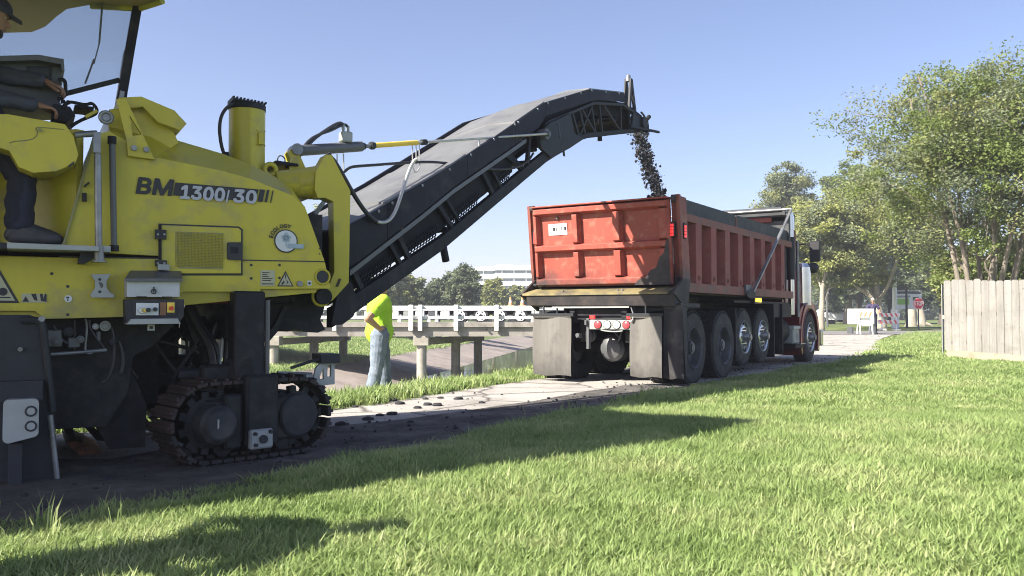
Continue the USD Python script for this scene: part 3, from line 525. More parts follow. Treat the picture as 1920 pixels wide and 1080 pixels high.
part(gr, 'stay_cap', cat([cyl(M.s3(210, 256, -1.08), M.s3(210, 270, -1.08), .026), cyl(M.s3(214, 460, -1.08), M.s3(214, 471, -1.08), .028)]), 'black_paint')
part(MM, 'door_lever', cat([cyl(M.s3(158, 362, YP - .02), M.s3(158, 378, YP - .02), .014), bar(M.s3(158, 350, YP - .02), M.s3(167, 342, YP - .02), .012)]), 'dark_grey')
bp = part(MM, 'step_hook', plate([(170, 514), (208, 514), (200, 527), (200, 540), (206, 548), (214, 552), (214, 558), (171, 558), (170, 551), (178, 540), (178, 527)], YP - .05, .012), 'light_grey')
for q in ((187, 524), (187, 547)): c, z = P([q], YP - .05)[0]; part(bp, 'hook_hole', disc(c, z, .009, YP - .05, .002, 12), 'print_black')
part(bp, 'hook_post', cyl(M.s3(187, 535, YP - .05), M.s3(187, 535, YP), .02), 'grey_paint')
# control box below the door
yb = -1.2
cb = part(MM, 'control_box', prism(M.prof(yb, [(238, 522), (337, 522), (337, 557), (238, 557)]), yb, YP), 'white_box', label='white control box cover')
lid0, lid1 = M.side(234, 522, yb - .02), M.side(342, 522, yb - .02); l2, l3 = M.side(245, 507, YP - .02), M.side(340, 507, YP - .02)
part(cb, 'box_lid', trimesh.convex.convex_hull(np.array([(lid0[0], yb - .02, lid0[1]), (lid1[0], yb - .02, lid1[1]), (l3[0], YP, l3[1]), (l2[0], YP, l2[1]), (lid0[0], yb - .02, lid0[1] - .02), (lid1[0], yb - .02, lid1[1] - .02), (l3[0], YP, l3[1] - .03), (l2[0], YP, l2[1] - .03)])), 'grey_paint')
c, z = M.side(288, 545, yb); part(cb, 'latch_ring', cat([ring((c, yb - .006, z - .005), (0, 1, 0), .014, .003), box(c - .003, c + .003, yb - .012, yb, z - .01, z + .025)]), 'dark_grey')
part(cb, 'box_grime', cat([box(c + dx, c + dx + .06, yb - .0015, yb + .002, z - .042, z - .036) for dx in (-.1, .05)]), 'mid_grey')
pn = part(MM, 'control_panel', prism(M.prof(yb + .02, [(235, 561), (345, 561), (345, 592), (336, 606), (236, 606)]), yb + .02, YP + .1), 'dark_grey')
fx0, fz0 = M.side(248, 592, yb + .02); fx1, fz1 = M.side(330, 564, yb + .02)
part(pn, 'panel_frame', box(fx0, fx1, yb + .012, yb + .022, fz0, fz1), 'print_black')
def pbox(nm, a, b, y, mat, t=.006):
    p, q = M.side(*a, y), M.side(*b, y); return part(pn, nm, box(p[0], q[0], y - t, y, q[1], p[1]), mat)
pbox('switch_plate', (255, 568), (297, 591), yb + .013, 'print_white'); pbox('label_plate', (300, 567), (311, 591), yb + .013, 'brown'); pbox('stop_plate', (313, 567), (327, 586), yb + .013, 'orange_rod')
for q, mt, r in (((265, 582), 'print_white', .02), ((268, 582), 'orange_rod', .016), ((278, 581), 'print_black', .014), ((291, 580), 'print_black', .014), ((321, 578), 'red', .014)):
    a = M.s3(*q, yb + .008); part(pn, 'stop_button' if mt == 'red' else 'switch', cyl(a, a + [0, -.025, 0], r, r * .85), mt)
part(pn, 'panel_shelf', prism(M.prof(yb + .02, [(244, 598), (330, 597), (336, 607), (236, 608)]), yb - .05, YP), 'light_grey')
c, z = M.side(283, 614, yb + .05); part(pn, 'socket', cat([box(c - .022, c + .022, yb + .04, yb + .05, z - .02, z + .02)]), 'white_box'); part(pn, 'socket_hole', box(c - .01, c + .01, yb + .036, yb + .041, z - .009, z + .009), 'print_black')
# chassis below the panels
part(MM, 'chassis', cat([prism(M.prof(-.86, [(-420, 575), (345, 575), (345, 592), (285, 650), (250, 668), (240, 735), (200, 800), (-420, 830)]), -.86, .80), prism([(-4.0, .25), (-1.25, .25), (-1.25, 1.2), (-4.0, 1.2)], -.8, .8)]), 'black_steel')
part(MM, 'frame_rail', prism(M.prof(-.93, [(345, 556), (470, 556), (478, 569), (345, 569)]), -.93, .9), 'red_bar', label='dark red frame rail under the side panel')
part(MM, 'frame_gap', prism(M.prof(-.9, [(336, 540), (480, 540), (480, 557), (336, 557)]), -.9, .9), 'black_paint')
for y in (-.94, ):
    for k, pts in enumerate((((160, 598), (162, 628), (160, 656), (175, 660)), ((95, 664), (130, 662), (200, 656)), ((168, 600), (172, 620), (186, 640), (196, 655)), ((205, 612), (214, 640), (210, 690), (190, 716)), ((222, 640), (230, 668), (226, 700)), ((100, 610), (120, 640), (150, 650)), ((140, 600), (140, 655)))):
        part(MM, 'fluid_pipe', tube([M.s3(*q, y) for q in pts], (.008, .012, .009, .012, .012, .010, .007)[k]), 'steel' if k in (0, 1) else 'hose')
for q, r, mt in (((196, 611), .034, 'steel'), ((210, 641), .022, 'dark_grey'), ((178, 612), .02, 'light_grey'), ((107, 640), .03, 'grey_paint'), ((150, 636), .024, 'grey_paint'), ((128, 622), .03, 'dark_grey')):
    a = M.s3(*q, -.9); part(MM, 'valve', cat([cyl(a, a + [0, -.06, 0], r, n=18), cyl(a + [0, -.06, 0], a + [0, -.075, 0], r * .6, n=6)]), mt)
for (a, b) in (((88, 618), (116, 650)), ((126, 632), (150, 652)), ((180, 620), (188, 640))):
    p, q = M.side(*a, -.9), M.side(*b, -.9); part(MM, 'valve_block', cbox(p[0], q[0], -.95, -.86, q[1], p[1], .008), 'grey_paint')
# drum housing plate on this side
pl = part(MM, 'drum_side_plate', prism(sg.Polygon(M.prof(-1.2, [(-420, 585), (0, 590), (55, 590), (82, 600), (88, 640), (97, 720), (104, 800), (110, 905), (60, 935), (-420, 1010)])).buffer(-.01).buffer(.01), -1.2, -1.12), 'mid_grey', label='dark grey skid plate beside the drum')
part(pl, 'plate_rim', tube([M.s3(*q, -1.21) for q in ((40, 600), (76, 604), (84, 640), (93, 720), (98, 772))], .022), 'dark_grey')
c = M.s3(78, 598, -1.21); part(pl, 'plate_bolt', ([cyl(c, c + [0, -.02, 0], .018), cyl(M.s3(38, 655, -1.2), M.s3(38, 655, -1.23), .014)]), 'steel')
part(pl, 'lift_rod', cyl(M.s3(94, 778, -1.23), M.s3(108, 905, -1.23), .016), 'steel')
p, q = M.side(6, 750, -1.33), M.side(72, 830, -1.33)
sb = part(MM, 'sensor_box', prism(sg.Polygon([(p[0], q[1]), (q[0], q[1] + .04), (q[0], p[1]), (p[0], p[1])]).buffer(-.03).buffer(.03), -1.34, -1.2), 'light_grey', label='pale grey box with two round ports')
for w in ((58, 771), (58, 799)):
    a = M.s3(*w, -1.34); e = part(sb, 'port_ring', ring(a, (0, 1, 0), .026, .006), 'print_black'); part(e, 'port_lens', cyl(a + [0, .004, 0], a + [0, -.004, 0], .022), 'light_grey')
part(sb, 'box_stand', ([box(p[0] + .03, p[0] + .10, -1.3, -1.22, .0, q[1]), box(p[0] - .02, p[0] + .2, -1.26, -1.2, p[1] - .02, p[1] + .10)]), 'mid_grey')
part(MM, 'drum_housing', prism(M.prof(-.8, [(-420, 640), (70, 700), (150, 690), (250, 700), (275, 760), (272, 838), (205, 842), (168, 778), (105, 770), (100, 800), (60, 850), (-420, 900)]), -.8, .78), 'black_steel')
part(MM, 'mud_guard', [prism(M.prof(-.25, [(150, 776), (165, 780), (180, 806), (200, 826), (180, 824), (158, 800)]), -.30, -.1), prism(M.prof(-.1, [(105, 788), (130, 765), (134, 790), (140, 822), (125, 812)]), -.15, .1)], 'dark_grey')
part(MM, 'scraper_blade', prism(M.prof(-.05, [(120, 822), (140, 818), (180, 836), (195, 846), (150, 848)]), -.3, .4), 'rust_bright', label='rusty scraper blade behind the drum')

# ---- crawler tracks
def crawler(lx, ly, steer, name='crawler_track', lod=1):
    L_, h_, w_ = 1.20, .56, .30; r = h_ / 2 - .04
    cx0, cx1 = -L_ / 2 + r + .04, L_ / 2 - r - .04
    s, c = math.sin(math.radians(steer)), math.cos(math.radians(steer))
    Rm = np.array([[c, -s, 0, lx], [s, c, 0, ly], [0, 0, 1, .015], [0, 0, 0, 1.]])
    def tr(m): m = m.copy(); m.apply_transform(Rm); return m
    fr = part(MM, name, tr(cat([cbox(cx0 - .05, cx1 + .05, -w_ / 2 + .01, w_ / 2 - .02, .12, h_ - .13, .02), cbox(-.10, .14, -w_ / 2 - .05, w_ / 2, .10, h_ + .02, .02), cbox(-.24, -.12, -w_ / 2 - .03, w_ / 2, .1, h_ - .10, .015)])), 'black_steel', label='crawler track turned towards the left' if lod else None)
    for k, cx in enumerate((cx0, cx1)):
        part(fr, 'track_wheel', tr(cat([cyl((cx, -w_ / 2 + .03, h_ / 2), (cx, w_ / 2, h_ / 2), .165, n=36)] + [bar((cx + .15 * math.cos(t), -w_ / 2 + .06, h_ / 2 + .15 * math.sin(t)), (cx + .205 * math.cos(t), -w_ / 2 + .06, h_ / 2 + .205 * math.sin(t)), .05, .05, up=(0, 1, 0)) for t in np.arange(11) * 2 * math.pi / 11])), 'black_steel')
        if k == 0:
            part(fr, 'wheel_hub', tr(cat([rev([(0, -.06), (.125, -.06), (.125, .05), (.10, .075), (.10, .085), (.085, .095), (0, .095)], (cx, -w_ / 2 - .05, h_ / 2), (0, -1, 0), 36)])), 'dark_grey')
            part(fr, 'hub_mark', tr(cbox(cx - .03, cx - .018, -w_ / 2 - .149, -w_ / 2 - .14, h_ / 2 - .02, h_ / 2 + .04, .002)), 'light_grey')
        else: part(fr, 'wheel_hub', tr(rev([(0, -.04), (.15, -.04), (.15, .0), (.135, .012), (0, .016)], (cx, -w_ / 2 - .0, h_ / 2), (0, -1, 0), 36)), 'dark_grey')
    part(fr, 'track_roller', [tr(cyl((x_, -w_ / 2 + .04, .115), (x_, w_ / 2 - .04, .115), .065, n=18)) for x_ in (-.22, .0, .22)], 'black_steel')
    part(fr, 'pivot_plate', tr(cat([cbox(-.09, .08, -w_ / 2 - .085, -w_ / 2 - .04, .09, .22, .012)])), 'light_grey')
    part(fr, 'pivot_bolts', tr(cat([cyl((.0 + dx, -w_ / 2 - .085, .155 + dz), (.0 + dx, -w_ / 2 - .105, .155 + dz), rr, n=10) for dx, dz, rr in ((0, 0, .028), (-.06, .04, .012), (.055, .045, .014), (-.055, -.035, .012))])), 'mid_grey')
    per = []; n = 34; tot = 2 * (cx1 - cx0) + 2 * math.pi * r
    for i in range(n):
        d = (i + .5) / n * tot; s1 = cx1 - cx0
        if d < s1: x, z, a = cx0 + d, h_ / 2 - r, -math.pi / 2
        elif d < s1 + math.pi * r: t = (d - s1) / r; a = -math.pi / 2 + t; x, z = cx1 + r * math.cos(a), h_ / 2 + r * math.sin(a)
        elif d < 2 * s1 + math.pi * r: x, z, a = cx1 - (d - s1 - math.pi * r), h_ / 2 + r, math.pi / 2
        else: t = (d - 2 * s1 - math.pi * r) / r; a = math.pi / 2 + t; x, z = cx0 + r * math.cos(a), h_ / 2 + r * math.sin(a)
        b = cat([cbox(-.0, .028, -w_ / 2, w_ / 2, -tot / n / 2 + .004, tot / n / 2 - .004, .004), cbox(.026, .046, -w_ / 2, w_ / 2, -.012, .012, .003), cbox(-.025, .004, -.06, .06, -.03, .03, .004)])
        Rr = np.eye(4); Rr[:3, :3] = np.array([[math.cos(a), 0, -math.sin(a)], [0, 1, 0], [math.sin(a), 0, math.cos(a)]]); Rr[:3, 3] = (x, 0, z); b.apply_transform(Rr)
        part(fr, 'track_shoe', tr(b), 'rust' if (x < cx0 + .35 and z > .2) or (i % 7 == 3) else 'track_black', smooth=False)
    return fr
CW = M.local((-1.83, 5.86, 0)); crawler(CW[0], CW[1], 15)
C2 = CW + np.array([0, 1.75, 0]); crawler(C2[0], C2[1], 15, lod=0)
crawler(-3.1, -.72, 0, lod=0); crawler(-3.1, .72, 0, lod=0)
lg = part(MM, 'lifting_leg', cat([cbox(CW[0] - .11, CW[0] + .095, CW[1] - .12, CW[1] + .1, .50, 1.16, .012)]), 'black_steel')
part(lg, 'leg_guide', cyl((CW[0] + .115, CW[1] - .10, .50), (CW[0] + .115, CW[1] - .10, 1.1), .017), 'grey_paint')
part(MM, 'lifting_leg', cbox(C2[0] - .11, C2[0] + .095, C2[1] - .12, C2[1] + .1, .50, 1.16, .012), 'black_steel')
# hoses and links between chassis and legs
for k, pts in enumerate((((352, 572), (372, 612), (392, 650), (398, 690), (385, 720)), ((360, 575), (384, 622), (404, 655), (402, 700)), ((425, 572), (418, 590), (404, 612), (398, 640)), ((438, 575), (428, 600), (424, 640), (421, 690)), ((350, 600), (366, 630), (384, 645), (392, 668)), ((395, 560), (405, 578), (420, 572)), ((432, 575), (415, 600), (400, 618)))):
    part(MM, 'hydraulic_hose', tube([M.s3(*q, -.70 + .06 * k) for q in pts], (.028, .03, .026, .016, .018, .02, .022)[k]), 'hose')
part(MM, 'link_arm', cat([bar(M.s3(352, 575, -.6), M.s3(375, 640, -.6), .10, .10), bar(M.s3(375, 640, -.6), M.s3(404, 655, -.6), .07, .07)]), 'black_steel')
part(MM, 'grease_hose', tube([M.s3(*q, -.78) for q in ((418, 600), (417, 640), (414, 672), (415, 684))], .006), 'print_white')
part(MM, 'step_arm', cat([bar(M.s3(482, 712, -.95), M.s3(586, 708, -.95), .035, .045), bar(M.s3(520, 700, -.85), M.s3(585, 702, -.85), .03, .03), prism(M.prof(-.97, [(585, 716), (591, 690), (602, 678), (626, 680), (626, 720), (590, 724)]), -.99, -.955, [M.prof(-.97, [(598, 706), (605, 690), (606, 710), (599, 712)]), M.prof(-.97, [(613, 684), (620, 684), (619, 706), (612, 706)])])]), 'light_grey', label='pale grey step bracket on the front crawler')
part(MM, 'step_tread', cat([box(*(lambda a, b: (a[0], b[0], -1.02, -.8, b[1], a[1]))(M.side(598, 664, -.97), M.side(633, 680, -.97))), bar(M.s3(545, 690, -.97), M.s3(600, 672, -.97), .02)]), 'dark_grey')
# front: hopper, discharge housing, gantry mast
part(MM, 'front_frame', cat([prism(M.prof(-.62, [(490, 540), (600, 520), (612, 560), (606, 585), (600, 600), (610, 618), (596, 624), (570, 622), (562, 617), (545, 619), (540, 622), (535, 618), (490, 616)]), -.62, .62), box(.2, .52, -.8, .8, 1.18, 1.75)]), 'black_steel')
part(MM, 'front_tube', cat([cyl(M.s3(495, 560, -.66), M.s3(548, 560, -.66), .04), cyl(M.s3(545, 554, -.68), M.s3(549, 566, -.68), .03), bar(M.s3(535, 575, -.64), M.s3(510, 625, -.64), .03), bar(M.s3(515, 617, -.66), M.s3(495, 640, -.66), .05)]), 'mid_grey')
mp = [(610, 290), (622, 290), (638, 322), (657, 358), (654, 530), (625, 562), (608, 573), (603, 562), (618, 533), (627, 510), (625, 378), (610, 371), (596, 371), (590, 355), (592, 322)]
ms = part(MM, 'gantry_mast', prism(sg.Polygon(M.prof(-.80, mp)).buffer(-.006).buffer(.012).buffer(-.006), -.80, -.67), 'yellow', label='yellow hooked gantry arm holding the conveyor')
part(MM, 'gantry_mast', prism(sg.Polygon(M.prof(-.80, mp)).buffer(-.006).buffer(.012).buffer(-.006), .67, .80), 'yellow')
c = M.s3(606, 556, -.80); part(ms, 'pivot_pin', cat([cyl(c + [0, .02, 0], c + [0, -.03, 0], .06, n=28)]), 'black_steel'); part(ms, 'pivot_boss', ring(c + [-.015, .0, .0], (0, 1, 0), .066, .012), 'yellow')
c = M.s3(633, 530, -.80); part(ms, 'mast_slot', cat([bar(c + [-.012, -.003, -.03], c + [.012, -.003, .03], .006, .008), bar(c + [.0, -.003, -.03], c + [.024, -.003, .03], .006, .008)]), 'print_black')
part(MM, 'gantry_beam', cat([cyl(M.s3(515, 342, -.62), M.s3(560, 345, -.62), .085, .115, n=30), cyl(M.s3(560, 345, -.62), M.s3(608, 342, -.66), .115, .135, n=30), cyl(M.s3(605, 338, -.70), M.s3(605, 338, -.70) + [0, 1.4, 0], .09, n=30)]), 'yellow')
part(MM, 'gantry_eye', ring(M.s3(507, 318, -.62), (0, 1, 0), .042, .018), 'yellow')
lug = part(MM, 'cylinder_lug', cat([prism(M.prof(-.45, [(540, 285), (548, 276), (556, 276), (560, 290), (573, 318), (540, 320), (545, 300)]), -.47, -.44), prism(M.prof(-.45, [(540, 285), (548, 276), (556, 276), (560, 290), (573, 318), (540, 320), (545, 300)]), -.36, -.33)]), 'yellow')
part(MM, 'hood_lamp', cat([prism(M.prof(-.3, [(505, 308), (545, 314), (547, 318), (515, 316)]), -.5, .1)]), 'black_paint')
part(MM, 'wire_loop', tube([M.s3(*q, -.3) for q in ((523, 305), (521, 296), (527, 292), (534, 298), (530, 307))], .005), 'hose')
part(MM, 'rear_stay', bar(M.s3(591, 402, -.2), M.s3(610, 374, -.2), .03), 'light_grey')
# levers, dash and canopy
ds = part(MM, 'dashboard', prism(M.prof(-.62, [(-60, 112), (70, 108), (118, 116), (115, 150), (112, 198), (-60, 205)]), -.62, -.15), 'console_grey', label='dark grey dashboard')
part(ds, 'dash_hood', prism(M.prof(-.68, [(-60, 108), (72, 104), (119, 112), (121, 132), (116, 134), (114, 122), (72, 114), (-60, 118)]), -.70, -.1), 'grey_paint')
part(ds, 'dash_screen', prism(M.prof(-.63, [(55, 128), (92, 128), (92, 142), (55, 142)]), -.632, -.6), 'print_black')
part(ds, 'dash_screen_frame', prism(M.prof(-.625, [(50, 124), (97, 124), (97, 150), (50, 150)]), -.6262, -.6), 'dark_grey')
part(MM, 'grab_handle', tube([M.s3(*q, -.66) for q in ((110, 150), (121, 152), (123, 165), (122, 178), (108, 186))], .012), 'black_paint')
for k, (a, b) in enumerate((((105, 205), (118, 190)), ((118, 210), (128, 192)), ((128, 214), (120, 200)))):
    lv = part(MM, 'control_lever', cyl(M.s3(*a, -.75), M.s3(*b, -.75), .006), 'steel'); part(lv, 'lever_knob', ball(M.s3(*b, -.75), .015), 'black_paint')
part(MM, 'lever_box', cat([prism(M.prof(-.7, [(98, 200), (130, 206), (140, 222), (125, 234), (95, 228)]), -.8, -.3), box(*(lambda a, b: (a[0], b[0], -.7, -.5, b[1], a[1]))(M.side(140, 196, -.7), M.side(176, 206, -.7)))]), 'black_paint')
part(MM, 'grab_rail', tube([M.s3(*q, -.8) for q in ((118, 204), (124, 194), (138, 192), (160, 196), (172, 194), (181, 204), (178, 214), (160, 222), (132, 238))], .011), 'black_paint')
part(MM, 'yellow_trim', bar(M.s3(160, 220, -.9), M.s3(182, 208, -.9), .03, .02), 'yellow')
po = part(MM, 'canopy_post', bar(M.s3(228, 184, -.45), M.s3(259, 2, -.45), .085, .06), 'black_paint'); part(po, 'post_foot', bar(M.s3(229, 172, -.50), M.s3(227, 186, -.50), .05, .03), 'steel')
part(MM, 'canopy_post', bar((-.80, .62, 2.4), (-.70, .62, 3.17), .085, .06), 'black_paint')
for yy_ in (-.6, .8): part(MM, 'canopy_post', bar((-2.6, yy_, 1.4), (-2.55, yy_, 3.17), .085, .06), 'black_paint')
wp = M.prof(-.45, [(-260, 20), (-60, 196), (125, 176), (222, 150), (258, 3), (200, -30), (-100, -60)]); part(MM, 'windscreen', prism(wp, -.445, -.435), 'pane', smooth=False)
part(MM, 'windscreen_bar', cat([bar(M.s3(122, 176, -.45), M.s3(224, 150, -.45), .03, .03), bar(M.s3(-60, 198, -.45), M.s3(122, 176, -.45), .02, .02)]), 'dark_grey')
wi = part(MM, 'wiper', cat([bar(M.s3(192, 5, -.46), M.s3(186, 82, -.46), .022, .012), bar(M.s3(186, 82, -.46), M.s3(176, 120, -.46), .008), bar(M.s3(176, 112, -.46), M.s3(160, 156, -.46), .03, .012)]), 'grey_paint')
cz = 3.20
def cpt(px, py, z=cz):
    Pw = ground(px, py, z); return M.local(Pw)[:2]
cp = [cpt(305, 0), cpt(262, 14), cpt(210, 14), cpt(170, 9), cpt(125, 17), cpt(105, 32), cpt(85, 50), cpt(60, 60), cpt(0, 62), (-6.6, .55), (-6.6, -2.9), (-1.6, -2.2), (.05, -1.72)]  # real front edge; the unseen rear and side are stretched to shade the lawn
cn = part(MM, 'canopy', zprism(cp, cz, cz + .035), 'canopy_tan', label='canopy roof seen from below, stretched out of view to shade the lawn')
part(cn, 'canopy_shell', zprism(poly(cp).buffer(-.02), cz + .03, cz + .11), 'canopy_top')
part(cn, 'canopy_lip', tube([(*cpt(305, 0), cz - .01), (*cpt(262, 14), cz - .01), (*cpt(170, 9), cz - .01)], .02, spline=False), 'canopy_top')
# machine's seat for the operator's back and stern block out of the frame
part(MM, 'driver_seat', cat([cbox(-2.5, -2.1, -.75, -.2, 1.75, 1.9, .03), cbox(-2.62, -2.5, -.75, -.2, 1.85, 2.5, .03), box(-2.4, -2.2, -.55, -.4, 1.4, 1.75)]), 'black_paint')

# ---- loading conveyor (moves with the machine): measured in its own frame, then set into the machine's
def cv2m(m):
    m = m.copy(); v = m.vertices; Wp = CV.o + v[:, :1] * CV.F + v[:, 1:2] * CV.L + np.c_[np.zeros((len(v), 2)), v[:, 2]] - M.o
    m.vertices = np.stack([Wp @ M.F, Wp @ M.L, Wp[:, 2]], 1); return m
YC = -.45
LC = np.array([(-.40, .90), (-.24, .965), (1.065, 1.60), (1.70, 1.96), (2.617, 2.48), (3.063, 2.73), (3.92, 3.13), (4.17, 3.21), (5.58, 3.53), (6.13, 3.65)])
UC = np.array([(-.75, 1.02), (-.21, 1.354), (.76, 1.91), (1.226, 2.19), (2.215, 2.713), (2.79, 3.02), (3.15, 3.23), (4.34, 3.70), (5.25, 3.872), (5.58, 3.868), (6.0, 3.83)])
CE = np.array([(-.45, 1.62), (.034, 1.837), (1.147, 2.384), (1.695, 2.68), (3.015, 3.404), (4.174, 3.823), (5.25, 4.018)])
lcz = lambda x: np.interp(x, LC[:, 0], LC[:, 1]); ucz = lambda x: np.interp(x, UC[:, 0], UC[:, 1]); cez = lambda x: np.interp(x, CE[:, 0], CE[:, 1])
def band(xs, lo, hi, y0, y1): return prism([(x, lo(x)) for x in xs] + [(x, hi(x)) for x in xs[::-1]], y0, y1)
co = part(MM, 'conveyor', cv2m(cat([band(list(np.linspace(-.1, 5.75, 30)), lambda x: ucz(x) - .16 - .04 * (x < .4), lambda x: ucz(x) + .05, -.34, .50), band([-.4, -.24, 1.07, 1.7, 2.4], lambda x: lcz(x) + .17, lambda x: ucz(x) - .08, -.40, -.37)])), 'belt_rubber', label='long black folding loading conveyor')
def cpart(n, m, mat, smooth=30, **k): return part(co, n, [cv2m(q) for q in m] if isinstance(m, list) else cv2m(m), mat, smooth, **k)
for y0, y1 in ((YC, YC + .06), (.56, .62)):
    cpart('lower_chord', band([-.40, -.24, 1.065, 1.70, 2.617, 3.063, 3.92, 4.17, 5.58, 6.13], lambda x: lcz(x), lambda x: lcz(x) + (.15 if x < 1 else .13 if x < 3.2 else .06), y0, y1), 'black_paint')
    cpart('upper_chord', band([-.21, .76, 1.226, 2.215, 2.6], lambda x: ucz(x) - .045, lambda x: ucz(x), y0 - .01, y1), 'grey_paint' if y0 < 0 else 'black_paint')  # near chord coloured lighter to imitate a highlight along its edge
    cpart('upper_chord', band([3.05, 3.15, 4.34, 5.25, 5.9], lambda x: ucz(x) - .035, lambda x: ucz(x), y0, y1), 'mid_grey')
    for xa, xb, w in ((-.15, .0, .05), (.42, .62, .05), (.30, .50, .04), (1.0, 1.28, .05), (1.12, 1.40, .035), (1.75, 2.0, .05), (1.9, 2.15, .035), (2.25, 2.62, .05), (2.62, 2.62, .04), (2.72, 2.68, .04)):
        xt = xa if xa != 2.62 else 2.2
        cpart('truss_member', bar((xt, (y0 + y1) / 2, ucz(xt) - .02), (xb, (y0 + y1) / 2, lcz(xb) + .08), w, .04, up=(0, 1, 0)), 'black_paint')
    for xa, xb, w in ((3.75, 3.95, .035), (3.95, 4.12, .035), (4.28, 4.42, .03), (4.52, 4.62, .03), (4.0, 4.42, .025), (4.62, 5.2, .03), (5.2, 5.22, .03), (5.5, 5.52, .03), (4.35, 3.95, .025), (5.2, 4.62, .0)):
        if w: cpart('truss_member', bar((xa, (y0 + y1) / 2, ucz(xa) - .01), (xb, (y0 + y1) / 2, lcz(xb) + .04), w, .03, up=(0, 1, 0)), 'mid_grey')
gus = prism([(2.85, 3.02), (3.1, 3.18), (3.62, 3.40), (3.72, 3.18), (3.98, 3.16), (3.6, 2.98), (3.15, 2.79), (2.9, 2.86)], YC - .03, YC + .01)
cpart('hinge_plate', gus, 'mid_grey'); cpart('hinge_plate', prism([(2.85, 3.02), (3.1, 3.18), (3.62, 3.40), (3.72, 3.18), (3.98, 3.16), (3.6, 2.98), (3.15, 2.79), (2.9, 2.86)], .58, .62), 'mid_grey')
cpart('hinge_plate', prism([(-.44, .92), (-.36, 1.22), (-.22, 1.26), (-.12, 1.08), (-.2, .98), (-.32, .92)], YC - .03, YC), 'black_paint')
cpart('hinge_cut', cat([prism([(3.28, 3.22), (3.31, 3.23), (3.36, 3.06), (3.34, 3.05)], YC - .034, YC - .02), prism([(3.42, 2.92), (3.45, 2.93), (3.47, 2.86), (3.44, 2.86)], YC - .034, YC - .02)]), 'print_black')
cpart('hinge_pin', cat([cyl((2.93, YC - .09, 3.02), (2.93, YC + .02, 3.02), .06, n=24), cyl((2.93, YC - .12, 3.02), (2.93, YC - .09, 3.02), .03, n=16)]), 'grey_paint')
# top cover, panel by panel
cov = [(-.35, .25), (.25, 1.45), (1.45, 2.36), (2.36, 3.02), (3.02, 4.17), (4.17, 5.27)]
for k, (xa, xb) in enumerate(cov):
    nx = 8; V, F = [], []
    for t in np.linspace(0, 1, nx):
        x = xa + .004 + (xb - xa - .008) * t; z = cez(x) + (.012 if k % 2 else 0)
        V += [(x, YC, z), (x, -.12, z + .012), (x + .10, .32, z - .03), (x + .14, .68, z - .085), (x + .14, .68, z - .10), (x + .10, .32, z - .045), (x, -.12, z - .004), (x, YC, z - .015)]
    for i in range(nx - 1):
        for j in range(8): a, b = i * 8 + j, i * 8 + (j + 1) % 8; F += [(a, a + 8, b + 8), (a, b + 8, b)]
    for b0, s in ((0, 1), ((nx - 1) * 8, -1)):
        for j in range(3): F += [(b0 + j, b0 + j + 1, b0 + 6 - j), (b0 + j, b0 + 6 - j, b0 + 7 - j)][::s]
    cpart('cover_panel', trimesh.Trimesh(V, F, process=False), 'cover_grey', smooth=20)
    cpart('cover_skirt', band(list(np.linspace(xa + .003, xb - .003, 6)), lambda x: max(cez(x) - (.34 if x < 2.9 else .16), ucz(x) + .02), lambda x: cez(x) - .004, YC - .012, YC), 'cover_side')
    for x in np.arange(xa + .06, xb, .42): cpart('cover_bolt', cat([cyl((x, YC - .02, cez(x) - .02), (x, YC - .005, cez(x) - .02), .014, n=8)]), 'steel')
    cpart('cover_skirt', band(list(np.linspace(xa + .003, xb - .003, 6)), lambda x: max(cez(x) - .36, ucz(x) + .0), lambda x: cez(x) - .10, .65, .67), 'cover_side')
cpart('belt_side', band(list(np.linspace(-.2, 2.95, 10)), lambda x: ucz(x) - .06, lambda x: cez(x) - .30, YC + .02, YC + .05), 'belt_rubber')
cpart('belt_side', band(list(np.linspace(2.95, 5.75, 10)), lambda x: ucz(x) + .0, lambda x: cez(x) - .12 if x < 5.2 else ucz(x) + .06, YC + .06, YC + .09), 'belt_rubber')
# mesh guards in the lower openings
mesh = []
for xa, xb in ((-.1, .35), (.55, 1.0), (1.15, 1.65), (1.95, 2.3)):
    for x in np.arange(xa, xb, .045): mesh.append(bar((x, YC + .03, lcz(x) + .10), (x + .09, YC + .03, lcz(x + .09) + .27), .007, .008, up=(0, 1, 0)))
    for h in np.arange(.13, .26, .035): mesh.append(bar((xa, YC + .03, lcz(xa) + h), (xb, YC + .03, lcz(xb) + h), .006, .008, up=(0, 1, 0)))
cpart('mesh_guard', cat(mesh), 'black_paint', smooth=False, kind='stuff')
for x in np.arange(.2, 5.8, .55): cpart('idler_roller', cyl((x, -.38, lcz(x) + .20), (x, .56, lcz(x) + .20), .028, n=12), 'dark_grey')
cpart('return_belt', band([.3, 1.065, 1.70, 2.617, 3.063, 3.92, 4.17, 5.58, 5.9], lambda x: lcz(x) + .225, lambda x: lcz(x) + .24, -.33, .50), 'belt_rubber')
for x in (.35, 1.4, 2.35, 3.0, 3.75, 4.2, 5.0, 5.6): cpart('cross_tie', bar((x, YC + .03, lcz(x) + .04), (x, .58, lcz(x) + .04), .05, .05), 'black_paint')
cpart('support_stub', cyl((1.10, YC + .03, 1.68), (1.16, YC + .03, 1.50), .035), 'black_paint')
cpart('support_stub', cyl((4.55, YC + .03, 3.31), (4.56, YC + .03, 3.24), .03), 'black_paint')
